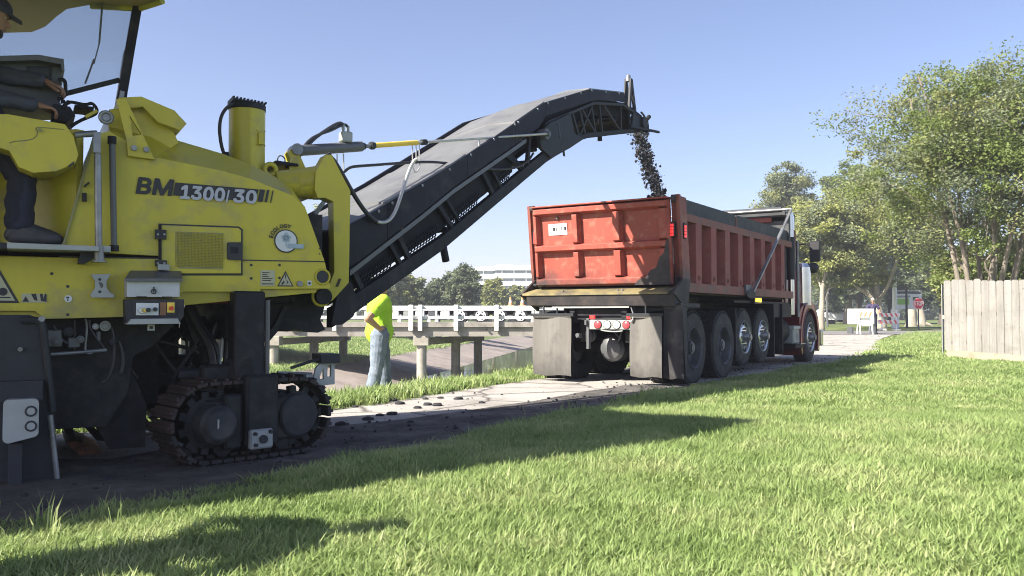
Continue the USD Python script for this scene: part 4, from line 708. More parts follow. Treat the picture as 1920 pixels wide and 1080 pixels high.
# discharge head: drum, guard, beacon post, side bar
cpart('head_drum', cyl((5.9, -.36, 3.72), (5.9, .52, 3.72), .11, n=28), 'belt_rubber')
cpart('head_housing', ([prism([(5.55, 3.62), (5.60, 3.87), (5.85, 3.84), (5.9, 3.62)], YC, YC + .03), prism([(5.55, 3.62), (5.60, 3.87), (5.85, 3.84), (5.9, 3.62)], .56, .59), cyl((5.92, YC - .04, 3.74), (5.92, YC + .02, 3.74), .08, n=20), bar((5.85, YC, 3.70), (6.15, YC, 3.66), .04), cyl((6.02, YC - .02, 3.80), (6.10, YC - .03, 3.86), .03)]), 'mid_grey')
cpart('head_hose', cat([tube([(5.75, YC - .03, 3.60), (5.95, YC - .04, 3.58), (6.05, YC - .03, 3.68), (6.03, YC - .02, 3.80)], .016), tube([(5.8, YC - .03, 3.86), (5.95, YC - .03, 3.80), (6.0, YC - .03, 3.66)], .014)]), 'hose')
cpart('head_bar', bar((5.35, YC - .05, 3.575), (6.42, YC - .05, 3.69), .035, .03), 'black_paint')
lp = cpart('lamp_post', cat([prism([(5.50, 3.86), (5.56, 4.30), (5.62, 4.30), (5.76, 3.84), (5.70, 3.84), (5.60, 4.16), (5.56, 3.86)], YC + .02, YC + .05), prism([(5.50, 3.86), (5.56, 4.30), (5.62, 4.30), (5.76, 3.84)], YC + .10, YC + .12)]), 'mid_grey')
part(lp, 'beacon', cv2m(cat([cyl((5.58, YC + .07, 4.29), (5.58, YC + .07, 4.34), .035, .03), ball((5.58, YC + .07, 4.34), .03)])), 'steel') if False else cpart('beacon', cat([cyl((5.58, YC + .07, 4.26), (5.58, YC + .07, 4.33), .04, .033), ball((5.58, YC + .07, 4.33), .033)]), 'steel')
# tilt cylinder and its lines, from the mast lug to the conveyor hinge
A = M.world(M.s3(552, 283, -.40)); Bp = CV.world((2.93, YC - .10, 3.02)); d = Bp - A
def AB(t, off=(0, 0, 0)): return M.local(A + d * t + np.array(off))
cy = part(MM, 'lift_cylinder', cyl(AB(.0), AB(.19), .043, n=24), 'grey_paint', label='grey hydraulic cylinder above the conveyor')
ts = [(M.world(M.s3(q, 270, -.4))) for q in (0,)]
def tpx(px):                                   # where along the cylinder line a column of the view falls
    lo, hi = 0., 1.
    for _ in range(40):
        m_ = (lo + hi) / 2; p = A + d * m_; u = 960 + FPX * p[0] / (p[1] * math.cos(PITCH) + (p[2] - CAMH) * math.sin(PITCH)); lo, hi = (m_, hi) if u < px else (lo, m_)
    return lo
t1, t2, t3, t4 = tpx(677), tpx(700), tpx(782), tpx(792)
part(cy, 'cylinder_rod', cyl(AB(.19), AB(t2), .017), 'steel'); _ = part(cy, 'cylinder_tube', cyl(AB(.0), AB(t1), .044, n=24), 'grey_paint')
part(cy, 'cylinder_eye', cyl(AB(0) + [0, .07, 0], AB(0) + [0, -.09, 0], .045), 'steel')
part(cy, 'rod_nut', ([cyl(AB(t1), AB(t1 + .01), .03), cyl(AB(t2 - .010), AB(t2 + .002), .034, n=6), cyl(AB(t4 - .004), AB(t4 + .014), .027, n=8)]), 'dark_grey')
part(cy, 'threaded_sleeve', cyl(AB(t2), AB(t3), .023, n=20), 'orange_rod')
part(cy, 'tie_rod', cyl(AB(t3), AB(1), .0135, n=14), 'hose_steel')
def onAB(px, dz):
    p = A + d * tpx(px); return M.local(p + [0, 0, dz])
part(cy, 'hose_port', cat([cbox(*(lambda c: (c[0] - .05, c[0] + .05, c[1] - .04, c[1] + .04, c[2] + .04, c[2] + .13))(onAB(648, 0)), .01), cyl(onAB(643, .12), onAB(643, .20), .014), cyl(onAB(652, .12), onAB(652, .18), .014)]), 'light_grey')
part(cy, 'supply_hose', tube([onAB(643, .19), onAB(630, .20), onAB(610, .15), onAB(590, .09), onAB(566, -.02)], .014), 'hose')
part(cy, 'supply_hose', tube([onAB(652, .17), onAB(640, .19), onAB(620, .15), onAB(588, .10), onAB(562, -.05)], .012), 'hose')
def wirev(px, top, bot, w=.006): return cat([cyl(onAB(px, top), onAB(px + 1, bot), w, n=8)])
part(cy, 'hose_hanger', ([wirev(632, -.05, -.24), wirev(644, -.05, -.22), tube([onAB(632, -.24), onAB(636, -.30), onAB(645, -.22)], .006), wirev(773, 0, -.22), wirev(780, 0, -.20), wirev(786, 0, -.24), tube([onAB(774, -.22), onAB(779, -.27), onAB(786, -.24)], .007)]), 'hose_steel')
part(cy, 'hose_hanger', ([wirev(898, .01, -.24, .01), wirev(911, .01, -.20, .01), tube([onAB(898, -.24), onAB(904, -.28), onAB(911, -.22)], .01)]), 'hose_steel')
part(cy, 'loop_hose', tube([onAB(643, -.215), onAB(660, -.17), onAB(700, -.17), onAB(780, -.18), onAB(840, -.22), onAB(900, -.30), onAB(960, -.34), onAB(1000, -.20)], .0125), 'hose')
# drooping steel-braided hose
q3 = lambda px, py, Y: M.local(depth(px, py, Y))
Ys = A[1]
hp = [(617, 296, Ys - .05), (632, 310, Ys), (655, 350, Ys + .1), (680, 390, Ys + .2), (706, 415, Ys + .35), (732, 410, Ys + .5), (750, 372, Ys + .6), (765, 325, Ys + .7), (782, 298, Ys + .75)]
part(MM, 'braided_hose', tube([q3(*q) for q in hp], .0155, n=10), 'hose_steel'); part(MM, 'hose_sleeve', tube([q3(*q) for q in hp[:5]], .0185, n=10), 'hose'); part(MM, 'hose_fitting', cyl(q3(612, 290, Ys - .05), q3(630, 314, Ys), .036, .028), 'dark_grey')

# tangle of lines, motors and blocks round the front legs and under the engine
rh = np.random.default_rng(17)
for k in range(16):
    x0_, y0_ = rh.uniform(-1.15, -.2), rh.uniform(-.75, .3); z0_ = rh.uniform(.92, 1.08); x1_, z1_ = x0_ + rh.uniform(-.25, .25), rh.uniform(.42, .72)
    part(MM, 'hydraulic_hose', tube([(x0_, y0_, z0_), (x0_ + rh.normal(0, .08), y0_ + rh.normal(0, .08), (z0_ * .6 + z1_ * .4)), (x1_ + rh.normal(0, .08), y0_ + rh.normal(0, .1), z1_ + .08), (x1_, y0_ + .05, z1_)], rh.uniform(.010, .022)), 'hose')
for k in range(9):
    c = np.array([rh.uniform(-1.1, -.1), rh.uniform(-.7, .5), rh.uniform(.55, .98)]); d_ = rh.uniform(.04, .09)
    part(MM, 'hydraulic_block', cat([cbox(c[0] - d_, c[0] + d_, c[1] - .06, c[1] + .06, c[2] - d_ * .7, c[2] + d_ * .7, .01), cyl(c + [0, -.06, 0], c + [0, -.09, 0], d_ * .5, n=14)]), ('black_steel', 'dark_grey', 'mid_grey')[k % 3])
for (x_, y_) in ((CW[0], CW[1]), (C2[0], C2[1])):
    part(MM, 'steering_knuckle', [cyl((x_, y_, .54), (x_, y_, .70), .16, .13, n=24), cbox(x_ - .30, x_ + .12, y_ - .06, y_ + .10, .56, .66, .015)], 'black_steel')
    part(MM, 'steering_cylinder', cyl((x_ - .42, y_ + .12, .60), (x_ + .10, y_ + .02, .60), .035), 'mid_grey')
part(MM, 'axle_beam', [cbox(CW[0] - .12, CW[0] + .12, CW[1] + .1, C2[1] - .12, .82, 1.10, .02)], 'black_steel')
part(MM, 'cross_cover', [box(-1.3, -.55, -.3, .75, .35, 1.0), box(-1.0, -.35, .1, .7, .45, 1.0)], 'black_steel')
# ================================================================== DUMP TRUCK
TT = thing('dump_truck', 'red orange dump truck seen from behind under the conveyor, cab maroon', 'dump truck', T.o, T.head)
def tp(n, m, mat, smooth=30, **k): return part(TT, n, m, mat, smooth, **k)
XB, XF, YS, ZB, ZT = -.36, 5.40, 1.20, 1.335, 2.42
tp('box_floor', cat([box(-.30, XF, -1.06, 1.06, 1.30, 1.40)]), 'soot')
for s in (-1, 1):
    y = s * 1.06; lo, hi = (y - .02, y + .02)
    tp('box_wall', box(-.30, XF, lo, hi, 1.36, ZT), 'orange_paint', label='ribbed orange box side' if s < 0 else None)
    tp('bottom_rail', cbox(-.28, XF + .02, s * 1.03, s * 1.215, ZB - .015, ZB + .12, .012), 'rail_paint')
    tp('top_rail', cbox(-.30, XF + .02, s * 1.03, s * 1.19, ZT - .09, ZT + .02, .012), 'rail_paint')
    for k in range(9):
        x = -.02 + k * .645 + (.02 if k else 0)
        if k == 0: continue
        x -= .42
        rib = trimesh.convex.convex_hull(np.array([(x + dx, yy, z) for z in (ZB + .12, ZT - .085) for dx, yy in ((-.17, s * 1.07), (-.10, s * 1.205), (.14, s * 1.205), (.20, s * 1.07))]))
        r = tp('side_rib', rib, 'orange_paint', smooth=False)
        part(r, 'rib_hole', ring((x + .02, s * 1.207, ZB + .20), (0, 1, 0), .035, .007), 'rail_paint')
        if k % 2 == 1 or k > 4: part(r, 'rail_plate', box(x - .02, x + .05, s * 1.21, s * 1.222, ZB + .03, ZB + .085), 'rail_paint')
    for a, b in ((-.30, 2.12), (2.17, 5.36)):
        tp('side_board', cbox(a, b, s * 1.075, s * 1.135, ZT + .022, ZT + .235, .008), 'board')
    tp('board_stake', box(2.122, 2.168, s * 1.085, s * 1.15, ZT - .05, ZT + .2), 'orange_paint')
    # rear corner post
    post = trimesh.convex.convex_hull(np.array([(x, yy, z) for (x, z) in ((-.56, 2.655), (-.28, 2.655), (-.10, 1.32), (-.40, 1.32)) for yy in (s * 1.10, s * 1.215)]))
    cp_ = tp('corner_post', post, 'corner_paint')
    part(cp_, 'post_flange', trimesh.convex.convex_hull(np.array([(x, yy, z) for (x, z) in ((-.60, 2.67), (-.53, 2.67), (-.39, 1.5), (-.46, 1.5)) for yy in (s * 1.19, s * 1.235)])), 'corner_paint')
    mk = part(cp_, 'marker_lamp', cbox(-.533 - .02, -.533 + .03, s * 1.10, s * 1.19, 2.12, 2.36, .02) if False else cbox(-.40, -.30, s * 1.213, s * 1.228, 2.07, 2.29, .006), 'print_black')
    part(mk, 'lamp_cells', cat([cbox(-.375 + .04 * j - .016, -.375 + .04 * j + .016, s * 1.224, s * 1.234, z, z + .035, .003) for j in (0, 1) for z in np.arange(2.085, 2.26, .045)]), 'lamp_red')
# rear-facing marker lamps in the posts
for s in (-1, 1):
    mk = tp('rear_marker', cbox(-.56, -.50, s * 1.115 - .04, s * 1.115 + .045, 2.08, 2.30, .006), 'print_black')
    part(mk, 'lamp_cells', cat([cbox(-.569, -.556, s * 1.115 - .022 + .026 * j, s * 1.115 - .002 + .026 * j, z, z + .035, .002) for j in (0, 1) for z in np.arange(2.095, 2.27, .045)]), 'lamp_red')
# front bulkhead and cab shield
tp('front_bulkhead', box(XF - .08, XF, -1.10, 1.10, 1.36, 2.86), 'board')
tp('bulkhead_bar', cbox(XF - .12, XF - .081, -.85, .95, 2.84, 2.94, .01), 'orange_paint')
tp('cab_shield', ([cbox(XF - .12, XF - .06, -1.12, 1.12, 2.94, 3.06, .01), fprism([(-1.1, 3.0), (1.1, 3.0), (1.1, 3.05), (-1.1, 3.05)], XF, XF + .7), cbox(XF + .6, XF + .7, -1.1, 1.1, 2.9, 3.0, .02)]), 'board')
tp('bulkhead_edge', ([cbox(XF - .10, XF + .02, s * 1.11, s * 1.17, 2.42, 3.0, .01) for s in (-1, 1)]), 'board')
# tailgate: leaning frame, six pressed panels
def tg(x_off, y, z):                           # a point on the leaning gate; x_off = outwards
    return (-.45 - .10 * (z - 1.4) - x_off, y, z)
def gate(y0, y1, z0, z1, t0, t1, c=0.0):
    pts = []
    for z in (z0, z1):
        for y in (y0, y1): pts.append(tg(t0, y, z))
    for z in (z0 + c, z1 - c):
        for y in (y0 + c, y1 - c): pts.append(tg(t1, y, z))
    return trimesh.convex.convex_hull(np.array(pts))
YL, YR = 1.10, -1.10
tgp = tp('tailgate', gate(YR, YL, 1.42, 2.62, 0, .03), 'tailgate_paint', label='faded orange pressed steel tailgate')
zr = (1.42, 1.56, 1.93, 2.06, 2.485, 2.615)
for a, b in ((0, 1), (2, 3), (4, 5)): part(tgp, 'gate_rail', gate(YR, YL, zr[a], zr[b], .03, .135, .03), 'tailgate_paint', smooth=False)
for a, b in ((1.10, 1.0), (.44, .30), (-.22, -.38), (-.93, -1.10)):
    for z0, z1 in ((zr[1] - .02, zr[2] + .02), (zr[3] - .02, zr[4] + .02)): part(tgp, 'gate_stile', gate(b, a, z0, z1, .03, .132, .03), 'tailgate_paint', smooth=False)
part(tgp, 'gate_lip', gate(YR, YL, 2.612, 2.64, -.02, .14, .004), 'tailgate_paint')
pq = gate(.545, .865, 2.20, 2.37, .032, .038); pp_ = part(tgp, 'number_plate', pq, 'print_white', label='white number plate')
tt = [];                                        # illegible small marks of the plate
for k, (w, hgt) in enumerate(((.035, .05), (.012, .055), (.012, .055), (.014, .055), (.035, .055))):
    y = .785 - k * .048; tt.append(gate(y - w, y, 2.265, 2.265 + hgt, .038, .041))
part(pp_, 'plate_print', cat(tt), 'mid_grey', smooth=False)
stain = [(-1.10, 1.42), (-.55, 1.42), (-.62, 1.50), (-.74, 1.53), (-.80, 1.62), (-.90, 1.66), (-.95, 1.80), (-1.02, 1.86), (-1.06, 2.02), (-1.10, 2.06)]
sm = fprism(stain, 0, .003); v_ = sm.vertices; sm.vertices = np.stack([-.45 - .10 * (v_[:, 2] - 1.4) - .1365 + v_[:, 0], v_[:, 1], v_[:, 2]], 1)
part(tgp, 'soot_stain', sm, 'soot', smooth=False)
part(tgp, 'gate_hook', cat([ball(tg(.05, .70, 2.45), .022)]), 'steel')
for y in (1.14, -1.16):
    part(tgp, 'gate_hinge', cat([cyl(tg(.02, y - .03, 2.62), tg(.02, y + .03, 2.62), .05, n=16)]), 'soot')
    part(tgp, 'gate_latch', cat([bar((-.40, y * 1.02, 1.38), (-.50, y * 1.02, 1.52), .03), cyl((-.46, y * 1.02 - .03, 1.45), (-.46, y * 1.02 + .03, 1.45), .035)]), 'black_steel')
# apron and bolster below the gate
ap_ = tp('spreader_apron', trimesh.convex.convex_hull(np.array([(x, y, z) for y in (-1.14, 1.20) for x, z in ((-.42, 1.40), (-.80, 1.315), (-.80, 1.285), (-.42, 1.26))])), 'apron_top', label='worn yellow apron lip under the tailgate')
part(ap_, 'apron_bolt', cat([cyl((-.7, y, 1.335), (-.7, y, 1.36), .018, n=8) for y in (-.35, -.42, .55)]), 'steel')
tp('rear_bolster', trimesh.convex.convex_hull(np.array([(x, y, z) for y, zz in ((-1.22, 1.12), (1.14, 1.14)) for x, z in ((-.78, 1.28), (-.74, zz), (-.30, zz - .03), (-.30, 1.30))])), 'soot')
tp('bolster_strip', box(-.765, -.75, -.55, .70, 1.095, 1.118), 'light_grey')
tp('gate_wing', ([trimesh.convex.convex_hull(np.array([(x, s * 1.20, z) for x, z in ((-.82, 1.30), (-.46, 1.50), (-.20, 1.5), (-.30, 1.05))] + [(x, s * 1.24, z) for x, z in ((-.82, 1.30), (-.46, 1.50), (-.20, 1.5), (-.30, 1.05))])) for s in (-1, 1)]), 'soot')
# frame, axles, drive line
for s in (-1, 1): tp('frame_beam', ([box(-.65, 8.0, s * .42 - .04, s * .42 + .04, .88, 1.18)]), 'black_paint')
tp('cross_member', ([box(-.60, -.50, -.42, .42, .92, 1.12), box(.55, .75, -.42, .42, .85, 1.15), box(1.9, 2.0, -.42, .42, .85, 1.15), box(4.2, 4.4, -.42, .42, .85, 1.15)]), 'black_paint')
tp('hoist_shadow_plate', box(-.3, XF, -.9, .9, 1.19, 1.299), 'soot') if False else tp('sub_frame', box(-.28, XF, -.55, .55, 1.19, 1.298), 'soot')
def tyre(x, y, z, R, w, side, rim, nm='wheel'):
    pr = [(R * .56, -w / 2 + .02), (R * .60, -w / 2), (R * .78, -w / 2 - .004), (R * .93, -w / 2 + .012), (R * .975, -w / 2 + .035), (R, -w / 2 + .06), (R, w / 2 - .06), (R * .975, w / 2 - .035), (R * .93, w / 2 - .012), (R * .78, w / 2 + .004), (R * .60, w / 2), (R * .56, w / 2 - .02), (R * .56, -w / 2 + .02)]
    t = tp(nm, rev(pr, (x, y, z), (0, 1, 0), 48), 'rubber')
    tr = []
    for k in range(40):
        a = 2 * math.pi * k / 40
        for yy in (-w * .28, 0, w * .28):
            b = box(-.028, .028, -w * .11, w * .11, -.004, .012); Rr = trimesh.transformations.rotation_matrix(a + (.08 if yy == 0 else 0), [0, 1, 0]); b.apply_translation([0, yy, R]); b.apply_transform(Rr); b.apply_translation([x, y, z]); tr.append(b)
    part(t, 'tread', cat(tr), 'rubber', smooth=False)
    o = side
    if rim == 'dish':
        d = rev([(R * .585, w / 2), (R * .57, w / 2 + .012), (R * .54, w / 2 - .01), (R * .52, .0), (R * .45, -.03), (R * .22, -.03), (R * .20, .02), (0, .02)], (x, y, z), (0, o, 0), 40); rr = part(t, 'rim', d, 'rim_grey')
        part(rr, 'hub', cat([cyl((x, y, z), (x, y + o * (.10), z), R * .20, R * .17, n=20), cyl((x, y + o * .10, z), (x, y + o * .12, z), R * .12, n=20)]), 'rim_grey')
        part(rr, 'wheel_nut', ([cyl((x + R * .33 * math.cos(a), y - o * .03, z + R * .33 * math.sin(a)), (x + R * .33 * math.cos(a), y + o * .0, z + R * .33 * math.sin(a)), .016, n=6) for a in np.arange(10) * math.pi / 5]), 'grey_paint')
    else:
        d = rev([(R * .60, w / 2), (R * .585, w / 2 + .014), (R * .55, w / 2), (R * .52, w / 2 - .05), (R * .40, w / 2 - .012), (R * .25, w / 2 - .005), (0, w / 2 - .005)], (x, y, z), (0, o, 0), 40); rr = part(t, 'rim', d, 'alloy', label='polished alloy rim')
        part(rr, 'hand_holes', cat([cyl((x + R * .455 * math.cos(a), y + o * (w / 2 - .04), z + R * .455 * math.sin(a)), (x + R * .455 * math.cos(a), y + o * (w / 2 - .012), z + R * .455 * math.sin(a)), R * .058, n=14) for a in np.arange(10) * math.pi / 5 + .2]), 'print_black')
        part(rr, 'hub', cat([cyl((x, y + o * (w / 2 - .01), z), (x, y + o * (w / 2 + .09), z), R * .19, R * .15, n=20), cyl((x, y + o * (w / 2 + .09), z), (x, y + o * (w / 2 + .11), z), R * .11, n=16)]), 'steel')
        part(rr, 'wheel_nut', ([cyl((x + R * .30 * math.cos(a), y + o * (w / 2 - .006), z + R * .30 * math.sin(a)), (x + R * .30 * math.cos(a), y + o * (w / 2 + .04), z + R * .30 * math.sin(a)), .017, n=6) for a in np.arange(10) * math.pi / 5]), 'steel')
for s in (-1, 1):
    for x in (0.03, 1.34):
        tyre(x, s * 1.075, .525, .525, .27, s, 'dish'); tyre(x, s * .74, .525, .525, .27, s, 'dish')
    for x in (2.46, 3.50): tyre(x, s * 1.03, .625, .475, .30, s, 'alloy')
    tyre(6.82, s * 1.06, .525, .525, .30, s, 'alloy')
for x in (.03, 1.34): tp('axle', cat([cyl((x, -1.0, .525), (x, 1.0, .525), .085), ball((x, 0, .525), .235), cyl((x - .3, 0, .6), (x, 0, .55), .10, .2)]), 'black_steel')
for x in (2.46, 3.5): tp('axle', cyl((x, -.95, .62), (x, .95, .62), .07), 'black_steel')
tp('axle', cyl((6.82, -1, .525), (6.82, 1, .525), .07), 'black_steel')
tp('axle_cover', rev([(0, 0), (.17, 0), (.20, .04), (.16, .11), (.08, .15), (0, .16)], (-.17, -.02, .50), (-1, 0, 0), 28), 'grey_paint')
for y in (.32, -.42):
    c_ = tp('brake_chamber', cat([rev([(0, 0), (.09, 0), (.10, .04), (.10, .12), (.085, .16), (0, .16)], (-.22, y, .68), (-1, .15, .1), 20), ring((-.30, y, .69), (-1, .15, .1), .10, .012)]), 'grey_paint')
    tp('spring_hanger', ([box(-.5, -.38, y - .05, y + .05, .6, .95), box(-.42, .3, y - .06, y + .06, .74, .80)]), 'black_steel')
tp('air_hose', cat([tube([(-.5, -.35, .85), (-.52, -.30, .70), (-.4, -.2, .6)], .014), tube([(-.5, -.15, .86), (-.55, -.22, .75), (-.45, -.28, .66)], .012)]), 'hose')
tp('chain', cat([tube([(-.72, -.56, 1.10), (-.73, -.60, .98), (-.74, -.57, .90)], .012)]), 'steel')
# rear lamp bar
lb = tp('lamp_bar', cbox(-.70, -.62, -.56, .11, .785, .925, .008), 'light_grey', label='grey rear lamp bar with four round lamps')
for y, mt in ((-.03, 'lamp_red_off'), (-.18, 'lamp_white'), (-.33, 'lamp_white'), (-.48, 'lamp_red_off')):
    a = part(lb, 'round_lamp', rev([(0, 0), (.052, 0), (.052, .012), (.03, .024), (0, .027)], (-.70, y, .855), (-1, 0, 0), 24), mt); part(a, 'lamp_rim', ring((-.703, y, .855), (1, 0, 0), .057, .007), 'mid_grey')
for y in (.07, -.52):
    part(lb, 'corner_lamp', cbox(-.70, -.66, y - .04, y + .04, .935, .995, .01), 'lamp_red')
part(lb, 'bar_strip', box(-.70, -.68, -.42, -.1, .935, .955), 'mid_grey')
tp('bar_bracket', cat([box(-.68, -.62, .13, .17, .50, .95), box(-.72, -.68, .15, .18, .85, .92)]), 'grey_paint')
tp('hose_coupling', cat([cyl((-.66, .30, .70), (-.72, .30, .70), .03), box(-.70, -.62, .27, .33, .66, .72)]), 'grey_paint')
tp('bar_tail', tube([(-.70, -.08, .78), (-.71, -.2, .762), (-.71, -.33, .76), (-.70, -.42, .77)], .010), 'light_grey')
# mud flaps
def flap(name, y0, y1, z0, z1, mat, x=-.72, bow=.05, lab=None):
    n = 9; V, F = [], []
    for i in range(n):
        t = i / (n - 1); z = z1 + (z0 - z1) * t
        for j in range(n):
            u = j / (n - 1); y = y0 + (y1 - y0) * u; xx = x - bow * math.sin(t * 2.2 + u * 1.5) * t - .02 * math.sin(u * 6)
            V.append((xx, y + .02 * t * (u - .5) * 2, z + .012 * math.sin(u * 7) * t))
    V = np.array(V); i = np.arange(n * n).reshape(n, n); q = np.stack([i[:-1, :-1].ravel(), i[1:, :-1].ravel(), i[1:, 1:].ravel(), i[:-1, 1:].ravel()], 1)
    m1 = trimesh.Trimesh(*meshkit.arrays((V, q))[:2], process=False); m2 = m1.copy(); m2.apply_translation([.012, 0, 0]); m2.invert()
    return tp(name, cat([m1, m2, box(x - .02, x + .02, y0, y1, z1 - .03, z1 + .03)]), mat, label=lab)
flap('mud_flap', .40, 1.05, .10, .99, 'flap', lab='pale muddy left mud flap')
flap('mud_flap', -1.02, -.55, .13, .99, 'flap', lab='muddy right mud flap half in shade')
tp('flap_bracket', cat([box(-.75, -.70, .35, 1.08, .98, 1.02), box(-.75, -.70, -1.05, -.5, .98, 1.02)] + [box(-.74, -.72, y, y + .02, 1.0, 1.13) for y in (.62, .85, -.8)]), 'mid_grey')
fl = flap('side_flap', -1.30, -1.03, .12, 1.10, 'flap_dark', x=-.66, bow=.02)
tp('fender_panel', cat([trimesh.convex.convex_hull(np.array([(x, y, z) for x, z in ((-.66, 1.10), (-.55, .16), (-.50, .16), (-.50, 1.12)) for y in (-1.30, -1.22)])), box(-.66, .1, -1.27, -1.0, 1.10, 1.16)]), 'soot')
for s in (-1, 1): tp('inner_fender', ([box(-.62, 2.0, s * .56 - .02, s * .56 + .02, .62, 1.16), box(1.92, 1.96, s * 1.2, s * .6, .35, 1.1), box(4.05, 4.09, s * 1.22, s * .55, .22, 1.2), box(2.0, 5.4, s * 1.15, s * .55, 1.20, 1.24)]), 'black_paint')
# tarp arm and amber lamp
arm = tp('tarp_arm', cat([bar(T.s3(1408, 555, -1.30), T.s3(1468, 428, -1.30), .05, .035), bar(T.s3(1466, 432, -1.30), T.s3(1484, 392, -1.30), .04, .03)]), 'steel', label='grey diagonal tarp arm')
part(arm, 'arm_pivot', cat([cyl(T.s3(1409, 552, -1.22), T.s3(1409, 552, -1.33), .07), box(2.3, 2.6, -1.26, -1.215, 1.34, 1.50)]), 'grey_paint')
e = T.s3(1484, 392, -1.30); part(arm, 'cross_bar', cyl(e, (e[0], 1.25, e[2]), .025), 'steel')
tp('tarp_roll', cat([cyl((5.10, -1.1, 3.06), (5.10, 1.1, 3.06), .055, n=16)]), 'board')
am = tp('side_lamp', cbox(2.98, 3.30, -1.225, -1.17, 1.22, 1.285, .01), 'lamp_amber', label='amber side lamp under the box rail'); part(am, 'lamp_base', box(2.93, 3.36, -1.21, -1.12, 1.19, 1.31), 'print_black')
# cab: sleeperless long-nose tractor
cabprof = [(5.52, .95), (5.52, 2.75), (5.62, 2.86), (6.35, 2.86), (6.62, 2.72), (6.80, 2.02), (8.05, 1.72), (8.20, 1.55), (8.20, .95)]
cab = tp('cab', prism([(5.52, 1.0), (5.52, 2.75), (5.62, 2.86), (6.35, 2.86), (6.62, 2.72), (6.80, 1.98), (6.80, 1.0)], -.98, .98), 'maroon', label='maroon cab half hidden behind the box')
part(cab, 'door', prism([(5.68, 1.1), (5.68, 2.6), (6.40, 2.6), (6.62, 1.98), (6.62, 1.1)], -1.0, -.985), 'maroon')
part(cab, 'side_window', prism([(5.76, 1.95), (5.76, 2.52), (6.34, 2.52), (6.52, 1.95)], -1.008, -1.0), 'car_glass'); part(cab, 'windshield', trimesh.convex.convex_hull(np.array([(6.635, y, 2.70) for y in (-.9, .9)] + [(6.81, y, 2.02) for y in (-.9, .9)] + [(6.62, y, 2.68) for y in (-.9, .9)] + [(6.79, y, 2.02) for y in (-.9, .9)])), 'car_glass')
tp('hood', trimesh.convex.convex_hull(np.array([(x, s * y, z) for s in (-1, 1) for x, y, z in ((6.80, .80, 1.95), (6.80, .88, 1.0), (8.15, .56, 1.72), (8.22, .62, .8))])), 'maroon')
for s in (-1, 1):
    ang = np.linspace(math.radians(205), math.radians(-22), 22); ro, ri = .80, .64
    arc = [(6.84 + ro * math.cos(a), .50 + ro * .98 * math.sin(a)) for a in ang]; arci = [(6.82 + ri * math.cos(a), .50 + ri * math.sin(a)) for a in ang[::-1]]
    f = tp('front_fender', prism(arc + arci, s * 1.21, s * .62), 'maroon')
    part(f, 'fender_body', cat([prism([(6.02, .52), (6.02, 1.02), (6.1, 1.12), (6.35, 1.2), (6.24, .9), (6.14, .52)], s * 1.19, s * .7)]), 'maroon')
    part(f, 'fender_lip', tube([(6.82 + ri * math.cos(a), s * 1.212, .50 + ri * math.sin(a)) for a in ang], .014, spline=False), 'maroon')
    tp('headlight', cat([cbox(7.72, 7.88, s * .72, s * 1.06, .92, 1.10, .03)]), 'chrome')
    st = tp('exhaust_pipe', cyl((5.62, s * 1.13, 1.0), (5.62, s * 1.13, 3.05), .062, n=20), 'chrome'); part(st, 'heat_shield', cyl((5.62, s * 1.13, 1.7), (5.62, s * 1.13, 2.55), .085, n=20), 'print_black')
    part(st, 'shield_band', cyl((5.62, s * 1.13, 2.70), (5.62, s * 1.13, 2.98), .078, n=20), 'chrome')
    tp('air_cleaner', cat([cyl((6.75, s * 1.08, 1.20), (6.75, s * 1.08, 2.0), .17, n=28), rev([(.17, 0), (.13, .08), (0, .1)], (6.75, s * 1.08, 2.0), (0, 0, 1), 24)]), 'chrome')
    tp('grab_tube', cyl((5.98, s * 1.17, .95), (5.98, s * 1.17, 2.5), .03), 'steel')
    mi = tp('wing_mirror', cat([cbox(6.86, 6.95, s * 1.30 - .11, s * 1.30 + .11, 2.12, 2.56, .02), ball((6.90, s * 1.26, 1.99), .12)]), 'print_black'); part(mi, 'mirror_back', cbox(6.951, 7.0, s * 1.30 - .10, s * 1.30 + .10, 2.14, 2.54, .02), 'chrome'); part(mi, 'mirror_arm', cat([bar((6.8, s * .95, 2.5), (6.92, s * 1.25, 2.5), .03), bar((6.85, s * .95, 2.05), (6.92, s * 1.25, 2.05), .03), cyl((6.89, s * 1.22, 1.9), (6.89, s * 1.22, 2.6), .014)]), 'print_black')
    sbx = tp('step_box', cbox(5.55, 6.06, s * 1.18, s * .80, .42, .78, .02), 'light_grey'); part(sbx, 'box_latch', box(5.82, 5.84, s * 1.185, s * 1.175, .5, .62), 'mid_grey')
    part(sbx, 'box_lid', box(5.54, 6.07, s * 1.195, s * .80, .71, .77), 'white_box')
    tp('step_board', cat([cbox(5.5, 6.16, s * 1.24, s * .85, .33, .40, .01)]), 'black_paint'); tp('step_tread', cat([cbox(5.85, 6.20, s * 1.26, s * 1.0, .401, .42, .005)]), 'alloy')
tp('front_bumper', cat([cbox(8.12, 8.26, -1.15, 1.15, .30, .66, .03)]), 'chrome'); tp('grille', cbox(8.20, 8.28, -.5, .5, .75, 1.62, .02), 'chrome')
tp('splash_panel', ([box(4.7, 4.74, s * 1.2, s * .5, .25, 1.2) for s in (-1, 1)] + [box(4.1, 5.5, s * 1.16, s * 1.12, .95, 1.2) for s in (-1, 1)]), 'black_paint')
tp('fuel_tank', ([cyl((4.75, s * .85, .68), (5.48, s * .85, .68), .28, n=28) for s in (-1, 1)]), 'black_paint')
